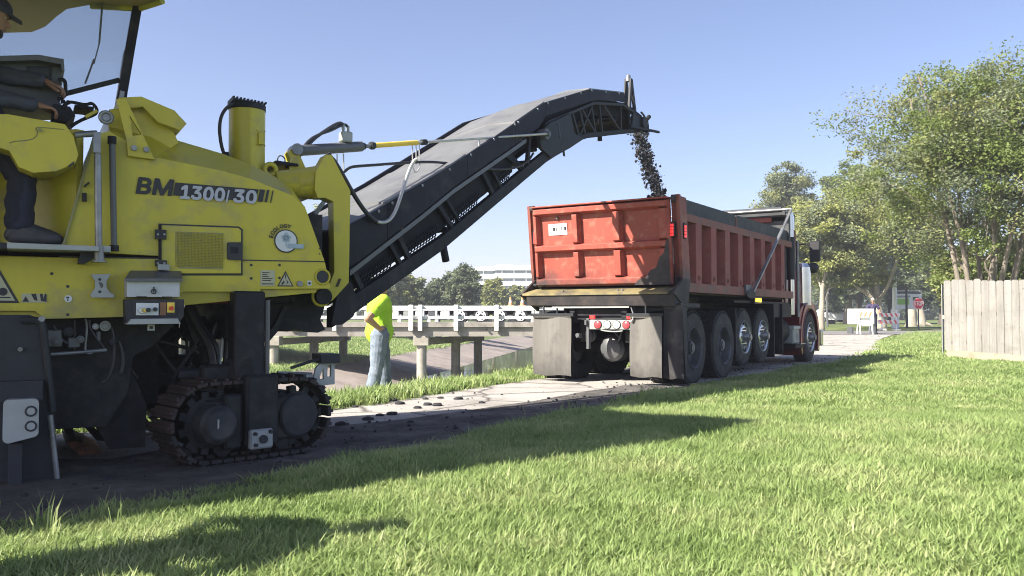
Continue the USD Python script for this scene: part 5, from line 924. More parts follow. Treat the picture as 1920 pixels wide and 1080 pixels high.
# material heaped in the box
hx = np.linspace(-.28, XF - .1, 24); hy = np.linspace(-1.09, 1.09, 14)
def heap(X, Y): return 1.55 + .62 * np.exp(-((X - 1.2) / .9) ** 2 - (Y / .7) ** 2) + .12 * meshkit.noise(np.stack([X * 4, Y * 4, 0 * X], -1), 2)
v_, q_ = grid(hx, hy, heap); hp_ = UsdGeom.Mesh(stage.GetPrimAtPath(tp('asphalt_load', (v_, q_), 'asphalt_lump'))) if False else None
hpw = np.array([T.world(p) for p in v_]); solo('asphalt_load', (hpw, q_), 'asphalt_lump', 'dark milled asphalt heaped inside the dump truck box', None, kind='stuff')

# ---- asphalt falling from the conveyor head into the box
r = np.random.default_rng(4); fl_ = []
line = [(1198, 246), (1203, 270), (1211, 300), (1222, 330), (1233, 358), (1238, 385)]
for k in range(3600):
    t = r.random() ** .9 * 4.999; i = int(t); f_ = t - i; px = line[i][0] * (1 - f_) + line[i + 1][0] * f_ + r.normal(0, 7.5); py = line[i][1] * (1 - f_) + line[i + 1][1] * f_ + r.normal(0, 3)
    yy_ = r.normal(0, .16); x, z = CV.side(px, py, yy_); Pw = CV.world((x, yy_, z)); s = .003 + .022 * r.random() ** 4.5
    b = trimesh.creation.icosphere(1 if s > .018 else 0, 1.0); b.vertices *= (1 + r.normal(0, .22, b.vertices.shape)) * s * r.uniform(.7, 1.4, 3); b.apply_translation(Pw); fl_.append(b)
solo('falling_asphalt', cat(fl_), 'asphalt_lump', 'dark milled asphalt falling from the conveyor head into the truck', None, kind='stuff', smooth=False)
# lumps on the path
lump_px = [(737, 754), (749, 760), (802, 762), (820, 763), (798, 751), (826, 749), (860, 751), (903, 758), (783, 768), (712, 782), (735, 780), (665, 766), (690, 790), (770, 795), (640, 800), (236, 872), (190, 905)]
for k, q in enumerate(lump_px):
    g_ = ground(*q); s = (.026 + .022 * r.random()) if k < 14 else .05
    b = trimesh.creation.icosphere(2, 1.0); b.vertices *= (1 + .5 * (meshkit.noise(b.vertices * 1.7 + k * 7, k)[:, None] - .5)) * s * np.array([1.2, 1.0, .55]); b.apply_translation([g_[0], g_[1], s * .25 + .01])
    solo('asphalt_lump', b, 'asphalt_lump', 'small dark lump of broken asphalt lying on the pale path', 'asphalt lump', 'asphalt lumps on the path')
# ================================================================== PEOPLE
def hand_bones(w, d, n, s=1.0, curl=.5, thumb=1):
    """wrist w, direction d of the fingers, n palm normal (fingers curl towards it)"""
    w, d, n = (np.asarray(v, float) for v in (w, d, n)); d = d / np.linalg.norm(d); n = n - d * (n @ d); n /= np.linalg.norm(n); u = np.cross(d, n)
    B = [[(w, .026 * s), (w + d * .05 * s + u * .025 * s, .016 * s), (w + d * .05 * s - u * .025 * s, .016 * s)], [(w + d * .05 * s + u * .028 * s, .015 * s), (w + d * .05 * s - u * .028 * s, .014 * s), (w + d * .092 * s + u * .032 * s, .012 * s), (w + d * .088 * s - u * .032 * s, .011 * s)]]
    for k, L in enumerate((.070, .078, .073, .056)):
        p = w + d * .092 * s + u * (.033 - .022 * k) * s; a = 0.
        for seg, f in ((.42, .5), (.32, .8), (.26, .6)):
            a += curl * f; q = p + (d * math.cos(a) + n * math.sin(a)) * L * seg * s; B.append([(p, .0092 * s), (q, .0082 * s)]); p = q
    p = w + d * .02 * s + u * .028 * s * thumb
    for L, a in ((.042, .75), (.034, .45), (.028, .25)):
        q = p + (d * math.cos(a) + u * thumb * math.sin(a) + n * .25) * L * s; B.append([(p, .0125 * s), (q, .0105 * s)]); p = q
    return B
def folds(m, amp, seed):                     # creases in cloth
    v = m.vertices; n = m.vertex_normals; w = meshkit.fbm(np.c_[v[:, :2] * 9, v[:, 2] * 15 + v[:, 0] * 10], 3, seed) - .5; m.vertices = v + n * (w * amp * 2)[:, None]; return m
def head_bones(c, f, s=1.0):
    """c: centre of the head, f: facing direction"""
    c, f = np.asarray(c, float), np.asarray(f, float); f = f / np.linalg.norm(f); up = np.array([0, 0, 1.]); r = np.cross(f, up); r /= np.linalg.norm(r); u = np.cross(r, f)
    def q(a, b, h): return c + (f * a + r * b + u * h) * s
    B = [[(q(-.02, 0, .03), .088 * s), (q(.015, 0, .02), .080 * s)], [(q(.02, 0, .0), .072 * s), (q(.05, 0, -.075), .042 * s), (q(-.01, .03, -.03), .05 * s), (q(-.01, -.03, -.03), .05 * s)],
         [(q(.085, 0, .0), .012 * s), (q(.108, 0, -.028), .012 * s)], [(q(.082, .014, -.034), .010 * s), (q(.082, -.014, -.034), .010 * s), (q(.10, 0, -.03), .012 * s)],
         [(q(.078, .02, -.062), .010 * s), (q(.078, -.02, -.062), .010 * s), (q(.086, 0, -.060), .010 * s)], [(q(.07, 0, -.10), .022 * s), (q(.055, 0, -.095), .028 * s)]]
    for e in (-1, 1): B.append([(q(-.012, e * .082, .012), .018 * s), (q(-.02, e * .086, -.022), .013 * s)]); B.append([(q(.073, e * .03, .035), .014 * s), (q(.066, e * .045, .032), .014 * s)])
    return B, q
def person_parts(root, J, looks, hands, face, cap=None, shade=(), bulk=1.0, eyes=True):
    """J: joints in the person's own space. One skin surface, clothes as children."""
    b = bulk; g = lambda k: np.asarray(J[k], float); B = []
    hb, q = head_bones(g('head'), face)
    torso = [[(g('pelvis'), .135 * b), (g('waist'), .125 * b)], [(g('waist'), .125 * b), (g('chest'), .135 * b)], [(g('chest'), .12 * b), (g('shL'), .06 * b), (g('shR'), .06 * b)], [(g('pelvis'), .11 * b), (g('hipL'), .09 * b), (g('hipR'), .09 * b)]]
    neck = [[((g('shL') + g('shR')) / 2 + [0, 0, .02], .062), (g('head') + [0, 0, -.09], .054)]]
    arms, legs = [], []
    for s in 'LR':
        arms += [[(g('sh' + s), .058 * b), (g('el' + s), .044 * b)], [(g('el' + s), .043 * b), (g('wr' + s), .028 * b)]]
        legs += [[(g('hip' + s), .092 * b), (g('kn' + s), .060 * b)], [(g('kn' + s), .058 * b), (g('an' + s), .040 * b)]]
        a, t = g('an' + s), g('toe' + s); legs += [[(a, .042), (t, .032), (a + (a - t) * .22 + [0, 0, -.03], .034)]]
    hs = []
    for s in 'LR':
        if s in hands: hs += hand_bones(g('wr' + s), *hands[s])
    body = part(root, 'body', blob(torso + neck + arms + legs + hb, .022, 5), looks['skin'], smooth=True)
    if hs: part(body, 'hands', blob(hs, .008, 3, 12), looks['skin'], smooth=True)
    if eyes:
        part(body, 'eyes', cat([ball(q(.0745, e * .032, .012), .0105) for e in (-1, 1)]), 'print_white'); part(body, 'pupils', cat([ball(q(.0825, e * .032, .012), .0048, 1) for e in (-1, 1)]), 'print_black'); part(body, 'mouth', blob([[(q(.088, .020, -.062), .0045), (q(.094, 0, -.062), .005), (q(.088, -.020, -.062), .0045)]], .01, 0), 'skin_dark'); part(body, 'brows', blob([[(q(.084, e * .018, .036), .005), (q(.074, e * .048, .036), .005)] for e in (-1, 1)], .01, 0), 'hair')
    w = .018
    sl = looks.get('sleeve', .55)
    shirt = [[(p, r + w) for p, r in bone] for bone in torso[:3]] + [[(g('pelvis') + [0, 0, -.01], .150 * b + w), (g('waist'), .14 * b)]]
    for s in 'LR':
        a, e, wr = g('sh' + s), g('el' + s), g('wr' + s)
        if sl >= 1.0: shirt += [[(a, .062 * b + w), (e, .046 * b + w)], [(e, .046 * b + w), (wr - (wr - e) * .06, .034 * b + w * .7)]]
        else: shirt += [[(a, .062 * b + w), (a + (e - a) * sl, .054 * b + w * 1.1)]]
    part(root, 'shirt', folds(blob(shirt, .02, 7), .014, 3), looks['shirt'], smooth=True)
    tr = [[(g('pelvis') + [0, 0, .05], .135 * b + .008), (g('hipL'), .098 * b + w), (g('hipR'), .098 * b + w)]]
    for s in 'LR':
        h, k, a = g('hip' + s), g('kn' + s), g('an' + s)
        if looks.get('shorts'): tr += [[(h, .096 * b + w), (h + (k - h) * .85, .075 * b + w)]]
        else: tr += [[(h, .096 * b + w), (k, .064 * b + w)], [(k, .064 * b + w), (a + [0, 0, .02], .060 * b + w)]]
    part(root, 'trousers', folds(blob(tr, .02, 4), .016, 5), looks['trousers'], smooth=True)
    for s in 'LR':
        a, t = g('an' + s), g('toe' + s); d = (t - a); d[2] = 0; d /= np.linalg.norm(d); hz = t[2]
        part(root, 'boot', blob([[(a + [0, 0, .10], .066), (a, .060)], [(a + [0, 0, -.02], .056), (np.array([*(a - d * .035)[:2], hz + .02]), .048), (np.array([*t[:2], hz + .012]), .043), (np.array([*(t + d * .03)[:2], hz + .004]), .034)]], .015, 5), looks['boot'], smooth=True)
    up = np.array([0, 0, 1.]); f = np.asarray(face, float); f = f / np.linalg.norm(f)
    if cap:
        c = q(-.01, 0, .052); dome = [[(c, .098), (q(.02, 0, .05), .090)], [(c, .08), (q(-.01, 0, .085), .075)]]
        m = blob(dome, .02, 3); mm = m.slice_plane(q(0, 0, .028), q(0, 0, 1) - q(0, 0, 0), cap=False); cp = part(root, 'cap', mm, cap, smooth=True)
        part(cp, 'brim', blob([[(q(.09, .045, .042), .008), (q(.09, -.045, .042), .008), (q(.165, .028, .022), .006), (q(.165, -.028, .022), .006)]], .015, 2), cap, smooth=True)
    else: part(root, 'hair', blob([[(q(-.035, 0, .05), .092), (q(.012, 0, .062), .078)], [(q(-.05, 0, .0), .072), (q(-.04, 0, -.03), .06)]], .02, 3), 'hair', smooth=True)
    return body, q
def joints(h=1.78, **k):
    s = h / 1.78
    J = dict(pelvis=(0, 0, .98), waist=(0, 0, 1.12), chest=(0, 0, 1.34), head=(.03, 0, 1.66), shL=(0, .19, 1.43), shR=(0, -.19, 1.43), elL=(-.03, .25, 1.14), elR=(-.03, -.25, 1.14), wrL=(.05, .25, .90), wrR=(.05, -.25, .90), hipL=(0, .10, .92), hipR=(0, -.10, .92), knL=(.02, .11, .50), knR=(.02, -.11, .50), anL=(-.02, .12, .10), anR=(-.02, -.12, .10), toeL=(.14, .14, .04), toeR=(.14, -.14, .04))
    J.update(k); return {a: np.array(v, float) * s for a, v in J.items()}
# man in the hi-vis shirt on the bank, facing the truck, right hand on his hip
px_, py_, Yp_ = 711, 740, 13.0; g0 = depth(px_, py_, Yp_); gz = tz(g0[0], g0[1])
hv = thing('person', 'person in bright yellow-green shirt and pale jeans, hand on hip, standing beside the path', 'person', (g0[0], g0[1], gz), 62)
J = joints(1.80, elR=(-.30, -.34, 1.17), wrR=(-.10, -.235, 1.03), elL=(.0, .27, 1.15), wrL=(.10, .24, .93), knL=(.12, .14, .50), anL=(.16, .16, .10), toeL=(.32, .18, .04), anR=(-.16, -.15, .10), toeR=(.0, -.18, .04), knR=(-.08, -.13, .5), hipL=(.03, .11, .92), hipR=(-.03, -.11, .92))
person_parts(hv, J, dict(skin='skin', shirt='hivis', trousers='denim', boot='boot_leather', sleeve=.62), {'R': ((.8, .15, -.45), (.25, .9, -.1), .95, .35, 1), 'L': ((.3, -.1, -.9), (-.2, -1, 0), 1.0, .5, 1)}, (1, .12, -.05), bulk=1.36)
# machine operator on the foot platform (machine's own frame, then a thing of his own)
op = thing('person', 'operator in dark clothes and navy cap standing on the milling machine platform', 'person', M.world((-1.52, -.90, 1.435)), M.head)
o0 = np.array([-1.52, -.90, 1.435]); L_ = lambda px, py, y: M.s3(px, py, y) - o0
J = dict(pelvis=(-.22, .16, .93), waist=(-.30, .18, 1.06), chest=(-.36, .22, 1.22), head=L_(-16, 30, -.70), shL=(-.30, .38, 1.28), shR=(-.36, .03, 1.26), elL=L_(-48, 132, -.60), wrL=L_(82, 152, -.68), elR=L_(-70, 176, -.93), wrR=L_(66, 196, -.86), hipL=(-.24, .26, .87), hipR=(-.16, .05, .86), knL=(-.26, .30, .48), knR=L_(42, 336, -.95), anL=(-.30, .30, .10), anR=L_(36, 422, -.97), toeL=(-.12, .30, .035), toeR=L_(98, 446, -.98))
J = {k: np.array(v, float) for k, v in J.items()}; J['toeR'][2] = .035
fb, fq = person_parts(op, J, dict(skin='skin_dark', shirt='charcoal', trousers='dark_trouser', boot='boot_leather', sleeve=1.0), {'L': ((.95, -.1, -.30), (.1, .2, -1), 1.0, .75, -1), 'R': ((.9, .1, -.1), (.1, .2, -1), 1.0, .9, 1)}, (1, -.05, -.25), cap='navy', bulk=1.0)
part(op, 'beard', blob([[(fq(.062, .02, -.095), .03), (fq(.062, -.02, -.095), .03), (fq(.05, 0, -.118), .026)]], .015, 3), 'hair', smooth=True)
# bystander whose shadow falls across the lawn, just left of the view
bs = thing('person', 'bystander in dark clothes on the lawn at the left edge, shadow falling across the grass', 'person', (-2.46, 2.72, .03), 80)
person_parts(bs, joints(1.76, elL=(.0, .42, 1.20), wrL=(.05, .22, 1.02), elR=(.0, -.42, 1.20), wrR=(.05, -.22, 1.02)), dict(skin='skin', shirt='navy', trousers='denim', boot='boot_leather', sleeve=.6), {}, (1, 0, 0), cap='navy', eyes=False, bulk=1.3)
# worker behind the far barricade
gw = depth(1637, 620, 42.6); wk = thing('person', 'far worker in purple shirt and pale cap standing behind the white barricade', 'person', (gw[0], gw[1], tz(gw[0], gw[1])), 190)
person_parts(wk, joints(1.78, elL=(.05, .33, 1.17), wrL=(.20, .24, 1.0), elR=(.05, -.33, 1.17), wrR=(.20, -.24, 1.0)), dict(skin='skin_dark', shirt='purple_shirt', trousers='dark_trouser', boot='boot_leather', sleeve=.6), {}, (1, 0, 0), cap='khaki', eyes=False)
# ================================================================== FENCE, SIGNS, CARS, OFFICE
FX0, FY0, FX1, FY1 = 9.86, 19.35, 13.6, 17.9
fd = np.array([FX1 - FX0, FY1 - FY0]); fl = np.linalg.norm(fd); fd /= fl; fh = math.degrees(math.atan2(fd[0], fd[1]))
fn = thing('wooden_fence', 'weathered pale wooden picket fence with kickboard at the right edge', 'fence', (FX0, FY0, 0), fh)
r = np.random.default_rng(8)
def fz(x): return -.072 * x
npk = int(fl / .1495)
for k in range(npk):
    x = k * .1495 + r.normal(0, .002); w = .141; zt = 1.80 + r.normal(0, .014) + fz(x) * .3; zb_ = .20 + fz(x); e = .028
    m = prism([(x, zb_), (x + w, zb_), (x + w, zt - e), (x + w - e, zt), (x + e, zt), (x, zt - e)], -.018 + r.normal(0, .002), 0)
    pk = part(fn, 'picket', m, 'wood', smooth=False)
    for j in range(r.integers(0, 4)):
        kx, kz = x + r.uniform(.03, w - .03), r.uniform(zb_ + .1, zt - .15); part(pk, 'knot', cyl((kx, -.0165, kz), (kx, -.0225, kz), r.uniform(.006, .013), n=9), 'knot')
for k in range(2): part(fn, 'kick_board', cbox(.03 + k * fl / 2, (k + 1) * fl / 2, -.045, -.02, .02 + fz(.5 + k * 2.3), .20 + fz(.5 + k * 2.3), .004) if False else prism([(.03 + k * fl / 2, .0 + fz(k * fl / 2)), ((k + 1) * fl / 2 - .006, .0 + fz((k + 1) * fl / 2)), ((k + 1) * fl / 2 - .006, .205 + fz((k + 1) * fl / 2)), (.03 + k * fl / 2, .205 + fz(k * fl / 2))], -.045, -.024), 'kick_wood')
for z in (.45, 1.1, 1.62): part(fn, 'fence_rail', box(0, fl, .001, .04, z - .045 - .08, z + .045 - .08), 'post_wood')
for x in (.05, 2.4): part(fn, 'fence_post', box(x, x + .09, .042, .13, -.3, 1.72 + fz(x)), 'post_wood')
# the fence's return leg running back from its corner
f2 = thing('wooden_fence', 'edge-on return of the picket fence running back behind its left end', 'fence', (FX0 - .02, FY0 + .05, 0), 27.5)
for k in range(20):
    part(f2, 'picket', prism([(k * .1495, .1), (k * .1495 + .141, .1), (k * .1495 + .141, 1.70), (k * .1495, 1.70)], 0, .018), 'wood', smooth=False)
part(f2, 'fence_rail', box(0, 3, -.04, -.001, .9, .99), 'post_wood')
def at(px, py, Y): return depth(px, py, Y)
def basis(px, Y, z=0.05): p = depth(px, 590, Y); return (p[0], p[1], z)
# stop sign
Ys = 56.; b = basis(1722, Ys); s_ = thing('stop_sign', 'red octagonal stop sign on a thin post in the grass', 'stop sign', b, 90); sz = at(1722, 569, Ys)[2] - b[2]; R_ = .39
octo = [(R_ * math.cos(math.radians(22.5 + 45 * k)), sz + R_ * math.sin(math.radians(22.5 + 45 * k))) for k in range(8)]; octi = [(R_ * .93 * math.cos(math.radians(22.5 + 45 * k)), sz + R_ * .93 * math.sin(math.radians(22.5 + 45 * k))) for k in range(8)]
pl_ = part(s_, 'sign_plate', prism(octo, -.03, -.02), 'sign_white'); part(pl_, 'red_face', prism(octi, -.036, -.0305), 'stop_red')
part(pl_, 'lettering', text('STOP', .27, (-.32, sz - .135), -.037, width=.64, depth=.01), 'sign_white', smooth=False); part(s_, 'post', box(-.035, .035, -.019, .03, -.2, sz + .3), 'grey_paint')
# information board
Yb = 66.; b = basis(1700, Yb); L_, R2 = at(1673, 545, Yb), at(1728, 580, Yb); bd = thing('sign_board', 'large white board with a green panel on white posts', 'sign board', b, 90); ox = b[0]
part(bd, 'board', cbox(L_[0] - ox, R2[0] - ox, -.05, .05, R2[2] - b[2], L_[2] - b[2], .02), 'sign_white')
def brd(n, x0, y0, x1, y1, mt): a, c = at(x0, y0, Yb), at(x1, y1, Yb); part(bd, n, box(a[0] - ox, c[0] - ox, -.065, -.051, c[2] - b[2], a[2] - b[2]), mt)
brd('green_panel', 1680, 560, 1704, 571, 'sign_green'); brd('top_strip', 1679, 546, 1727, 551, 'grey_paint'); brd('dark_panel', 1711, 557, 1722, 566, 'sign_dark'); brd('mid_strip', 1680, 554, 1706, 558, 'light_grey')
for px in (1674, 1683): part(bd, 'post', box(at(px, 600, Yb)[0] - ox - .12, at(px, 600, Yb)[0] - ox + .12, -.05, .05, -.2, R2[2] - b[2] - .003), 'sign_white')
# poles
for px, top, Yk, rr, mt, lb in ((1678, 519, 63., .19, 'sign_white', 'tall white pole rising in front of the sign board'), (1700, 543, 62., .09, 'print_black', 'thin black pole in front of the sign board'), (1551, 545, 70., .10, 'grey_paint', 'thin grey pole among the trees beyond the truck cab')):
    b = basis(px, Yk); p_ = thing('pole', lb, 'pole', b); h_ = at(px, top, Yk)[2] - b[2]; part(p_, 'shaft', cyl((0, 0, -.2), (0, 0, h_), rr, rr * .85, n=12), mt); part(p_, 'pole_cap', cyl((0, 0, h_), (0, 0, h_ + .05), rr * .9, n=12), mt)
# white barricade panel, A-frame barricade and striped barricade
Yk = 41.2; b = basis(1620, Yk); bc = thing('barricade', 'plain white solid barricade panel standing across the path mouth', 'barricade', b); a0, a1 = at(1596, 579, Yk), at(1646, 608, Yk)
part(bc, 'panel', cbox(a0[0] - b[0], a1[0] - b[0], .4, .46, a1[2] - b[2], a0[2] - b[2], .01), 'sign_white'); part(bc, 'foot', ([box(x - .04, x + .04, .1, .7, -.04, .35) for x in (a0[0] - b[0] + .1, a1[0] - b[0] - .1)]), 'grey_paint')
Yk = 40.6; b = basis(1622, Yk); bc = thing('barricade', 'low white folding barricade with orange striped board in front of the worker', 'barricade', b); a0, a1 = at(1609, 585, Yk), at(1635, 594, Yk); c0, c1 = at(1612, 602, Yk), at(1630, 611, Yk)
x0, x1 = a0[0] - b[0], a1[0] - b[0]; pn = part(bc, 'top_board', cbox(x0, x1, -.03, 0, a1[2] - b[2], a0[2] - b[2], .004), 'sign_white')
for k in range(3):
    xa = x0 + .02 + k * (x1 - x0) / 3; za, zb2 = a1[2] - b[2] + .004, a0[2] - b[2] - .004; part(pn, 'stripe', prism([(xa, za), (xa + .09, za), (xa + .20, zb2), (xa + .11, zb2)], -.034, -.0305), 'stripe_orange')
part(bc, 'lower_board', cbox(x0 + .03, x1 - .05, -.03, 0, c1[2] - b[2], c0[2] - b[2], .004), 'sign_white'); part(bc, 'middle_board', cbox(x0 + .06, x1 - .1, -.02, .01, a1[2] - b[2] - .17, a1[2] - b[2] - .02, .004), 'light_grey')
for x in (x0 + .04, x1 - .04): part(bc, 'leg', bar((x, -.16, -.05), (x, .02, a0[2] - b[2] - .02), .04), 'sign_white'); part(bc, 'leg', bar((x, .28, -.05), (x, .06, a0[2] - b[2] - .02), .04), 'sign_white')
Yk = 54.; b = basis(1668, Yk); bc = thing('barricade', 'red and white striped two-board barricade left of the sign board', 'barricade', b)
for (x0_, y0_, x1_, y1_) in ((1648, 587, 1687, 594), (1646, 600, 1686, 607)):
    a0, a1 = at(x0_, y0_, Yk), at(x1_, y1_, Yk); x0, x1, za, zb2 = a0[0] - b[0], a1[0] - b[0], a1[2] - b[2], a0[2] - b[2]; pn = part(bc, 'board', cbox(x0, x1, -.03, 0, za, zb2, .004), 'sign_white')
    for k in range(4): xa = x0 + .04 + k * (x1 - x0 - .1) / 4; part(pn, 'stripe', prism([(xa + .12, za + .005), (xa + .26, za + .005), (xa + .14, zb2 - .005), (xa, zb2 - .005)], -.034, -.0305), 'stripe_red')
for px in (1654, 1681): x = at(px, 600, Yk)[0] - b[0]; part(bc, 'leg', cat([box(x - .03, x + .03, .002, .05, -.1, 1.25), box(x - .04, x + .04, -.5, .5, -.08, .06)]), 'sign_white')
# parked and passing vehicles
def car(p, L=4.5, w_=1.8, h=1.45, mat='car_white'):
    lo = [(-L / 2, .35), (-L / 2 + .05, .75), (-L / 2 + .5, .92), (L / 2 - 1.1, .90), (L / 2 - .1, .72), (L / 2, .4), (L / 2 - .1, .28), (-L / 2 + .1, .28)]
    part(p, 'body', prism(sg.Polygon(lo).buffer(-.05).buffer(.05), -w_ / 2, w_ / 2), mat); part(p, 'cabin', trimesh.convex.convex_hull(np.array([(x, s * y, z) for s in (-1, 1) for x, y, z in ((-L / 2 + .55, w_ / 2 - .06, .92), (-L / 2 + 1.0, w_ / 2 - .28, h), (L / 2 - 2.0, w_ / 2 - .28, h), (L / 2 - 1.2, w_ / 2 - .06, .90))])), mat)
    for s in (-1, 1): part(p, 'side_window', prism([(-L / 2 + .85, .96), (-L / 2 + 1.12, h - .10), (L / 2 - 2.05, h - .10), (L / 2 - 1.5, .96)], s * (w_ / 2 - .17), s * (w_ / 2 - .14) - s * 0), 'car_glass')
    for s in (-1, 1):
        for x in (-L / 2 + .85, L / 2 - .9): wl = part(p, 'wheel', cyl((x, s * (w_ / 2 - .2), .32), (x, s * (w_ / 2 + .01), .32), .32, n=20), 'rubber'); part(wl, 'rim', cyl((x, s * (w_ / 2 + .0), .32), (x, s * (w_ / 2 + .02), .32), .2, n=16), 'alloy')
for px, Yk, lb in ((1560, 92., 'white parked car under the trees, nearest the truck cab'), (1583, 95., 'white parked car under the trees, right of another parked car')):
    p = thing('parked_car', lb, 'car', basis(px, Yk, .15), 85, 'cars parked under the trees'); car(p)
# three-axle flatbed with cones on the bridge
Yt = 42.6; zd = .575
tx = lambda px: depth(px, 590, Yt)[0]
fb_ = thing('flatbed_truck', 'white flatbed truck with three wheels in view crossing the bridge behind the railing', 'truck', (tx(903), Yt, zd), 90); o = tx(903)
x0, x1 = tx(735) - o, tx(1000) - o
part(fb_, 'bed', cbox(x0, x1, -1.1, 1.1, .72, .86, .02), 'light_grey'); part(fb_, 'bed_rail', cbox(x0, x1, -1.16, -1.101, .62, .80, .01), 'car_white'); part(fb_, 'under_frame', box(x0 + .1, x1 - .1, -.5, .5, .42, .718), 'black_paint')
for px in (865, 903, 938, 975):
    x = tx(px) - o; wl = part(fb_, 'wheel', cyl((x, -1.12, .37), (x, -.85, .37), .36, n=28), 'rubber'); part(wl, 'rim', rev([(0, .0), (.10, .03), (.17, .01), (.25, .03), (.26, 0), (0, -.01)], (x, -1.12, .37), (0, -1, 0), 24), 'car_white'); part(wl, 'hub', [cyl((x, -1.15, .37), (x, -1.18, .37), .085, n=16), *[cyl((x + .19 * math.cos(a_), -1.14, .37 + .19 * math.sin(a_)), (x + .19 * math.cos(a_), -1.152, .37 + .19 * math.sin(a_)), .035, n=10) for a_ in np.arange(5) * 1.2566]], 'print_black'); part(fb_, 'far_wheel', cyl((x, .85, .37), (x, 1.12, .37), .36, n=20), 'rubber')
for k, px in enumerate((745, 770, 792, 815, 838)): x = tx(px) - o; part(fb_, 'tool_box', cbox(x - .22, x + .22, -1.15, -.7, .22, .58, .02), ('car_white', 'light_grey', 'car_white', 'grey_paint', 'car_white')[k])
for px, lb in ((957, 'orange traffic cone standing on the flatbed, left of the tailgate'), (979, 'orange traffic cone on the flatbed, partly behind the tailgate')):
    c = thing('traffic_cone', lb, 'cone', (tx(px), Yt - .5, zd + .862), 90); part(c, 'cone', rev([(.13, .02), (.10, .03), (.03, .44), (0, .45)], n=18), 'stripe_orange'); part(c, 'band', rev([(.077, .17), (.058, .28)], n=18), 'sign_white'); part(c, 'base', cbox(-.17, .17, -.17, .17, 0, .025, .005), 'stripe_orange')
p = thing('passing_car', 'white car crossing the bridge seen beneath the milling machine', 'car', (depth(415, 590, 43.)[0], 43., .575), 90); car(p, 4.9, 1.9, 1.6)
# office block far beyond the trees
Yo = 210.; ob = basis(960, Yo, 0); of = thing('office_building', 'white office block with long horizontal window bands beyond the trees', 'building', ob)
def ox_(px): return depth(px, 590, Yo)[0] - ob[0]
def oz_(py): return depth(960, py, Yo)[2]
for (xa, xb, dy) in ((890, 926, 4), (926, 1075, 0)):
    a, c = ox_(xa), ox_(xb); tops = [498, 513, 527, 541, 555, 569, 583]
    for k, t in enumerate(tops): part(of, 'floor_band', box(a, c + .4, dy, dy + 25, oz_(t + 8.5), oz_(t)), 'office_white')
    for k, t in enumerate(tops[:-1]):
        part(of, 'window_band', box(a + .3, c, dy + .5, dy + 24, oz_(t + 13.2) - .4, oz_(t + 8.5)), 'office_glass')
        for x in np.arange(a + 2, c, 3.0): part(of, 'mullion', box(x - .12, x + .12, dy + .35, dy + .49, oz_(t + 13.2), oz_(t + 8.5)), 'office_white', smooth=False)
part(of, 'penthouse', box(ox_(931), ox_(961), 6, 18, oz_(498) , oz_(492.5)), 'office_white')
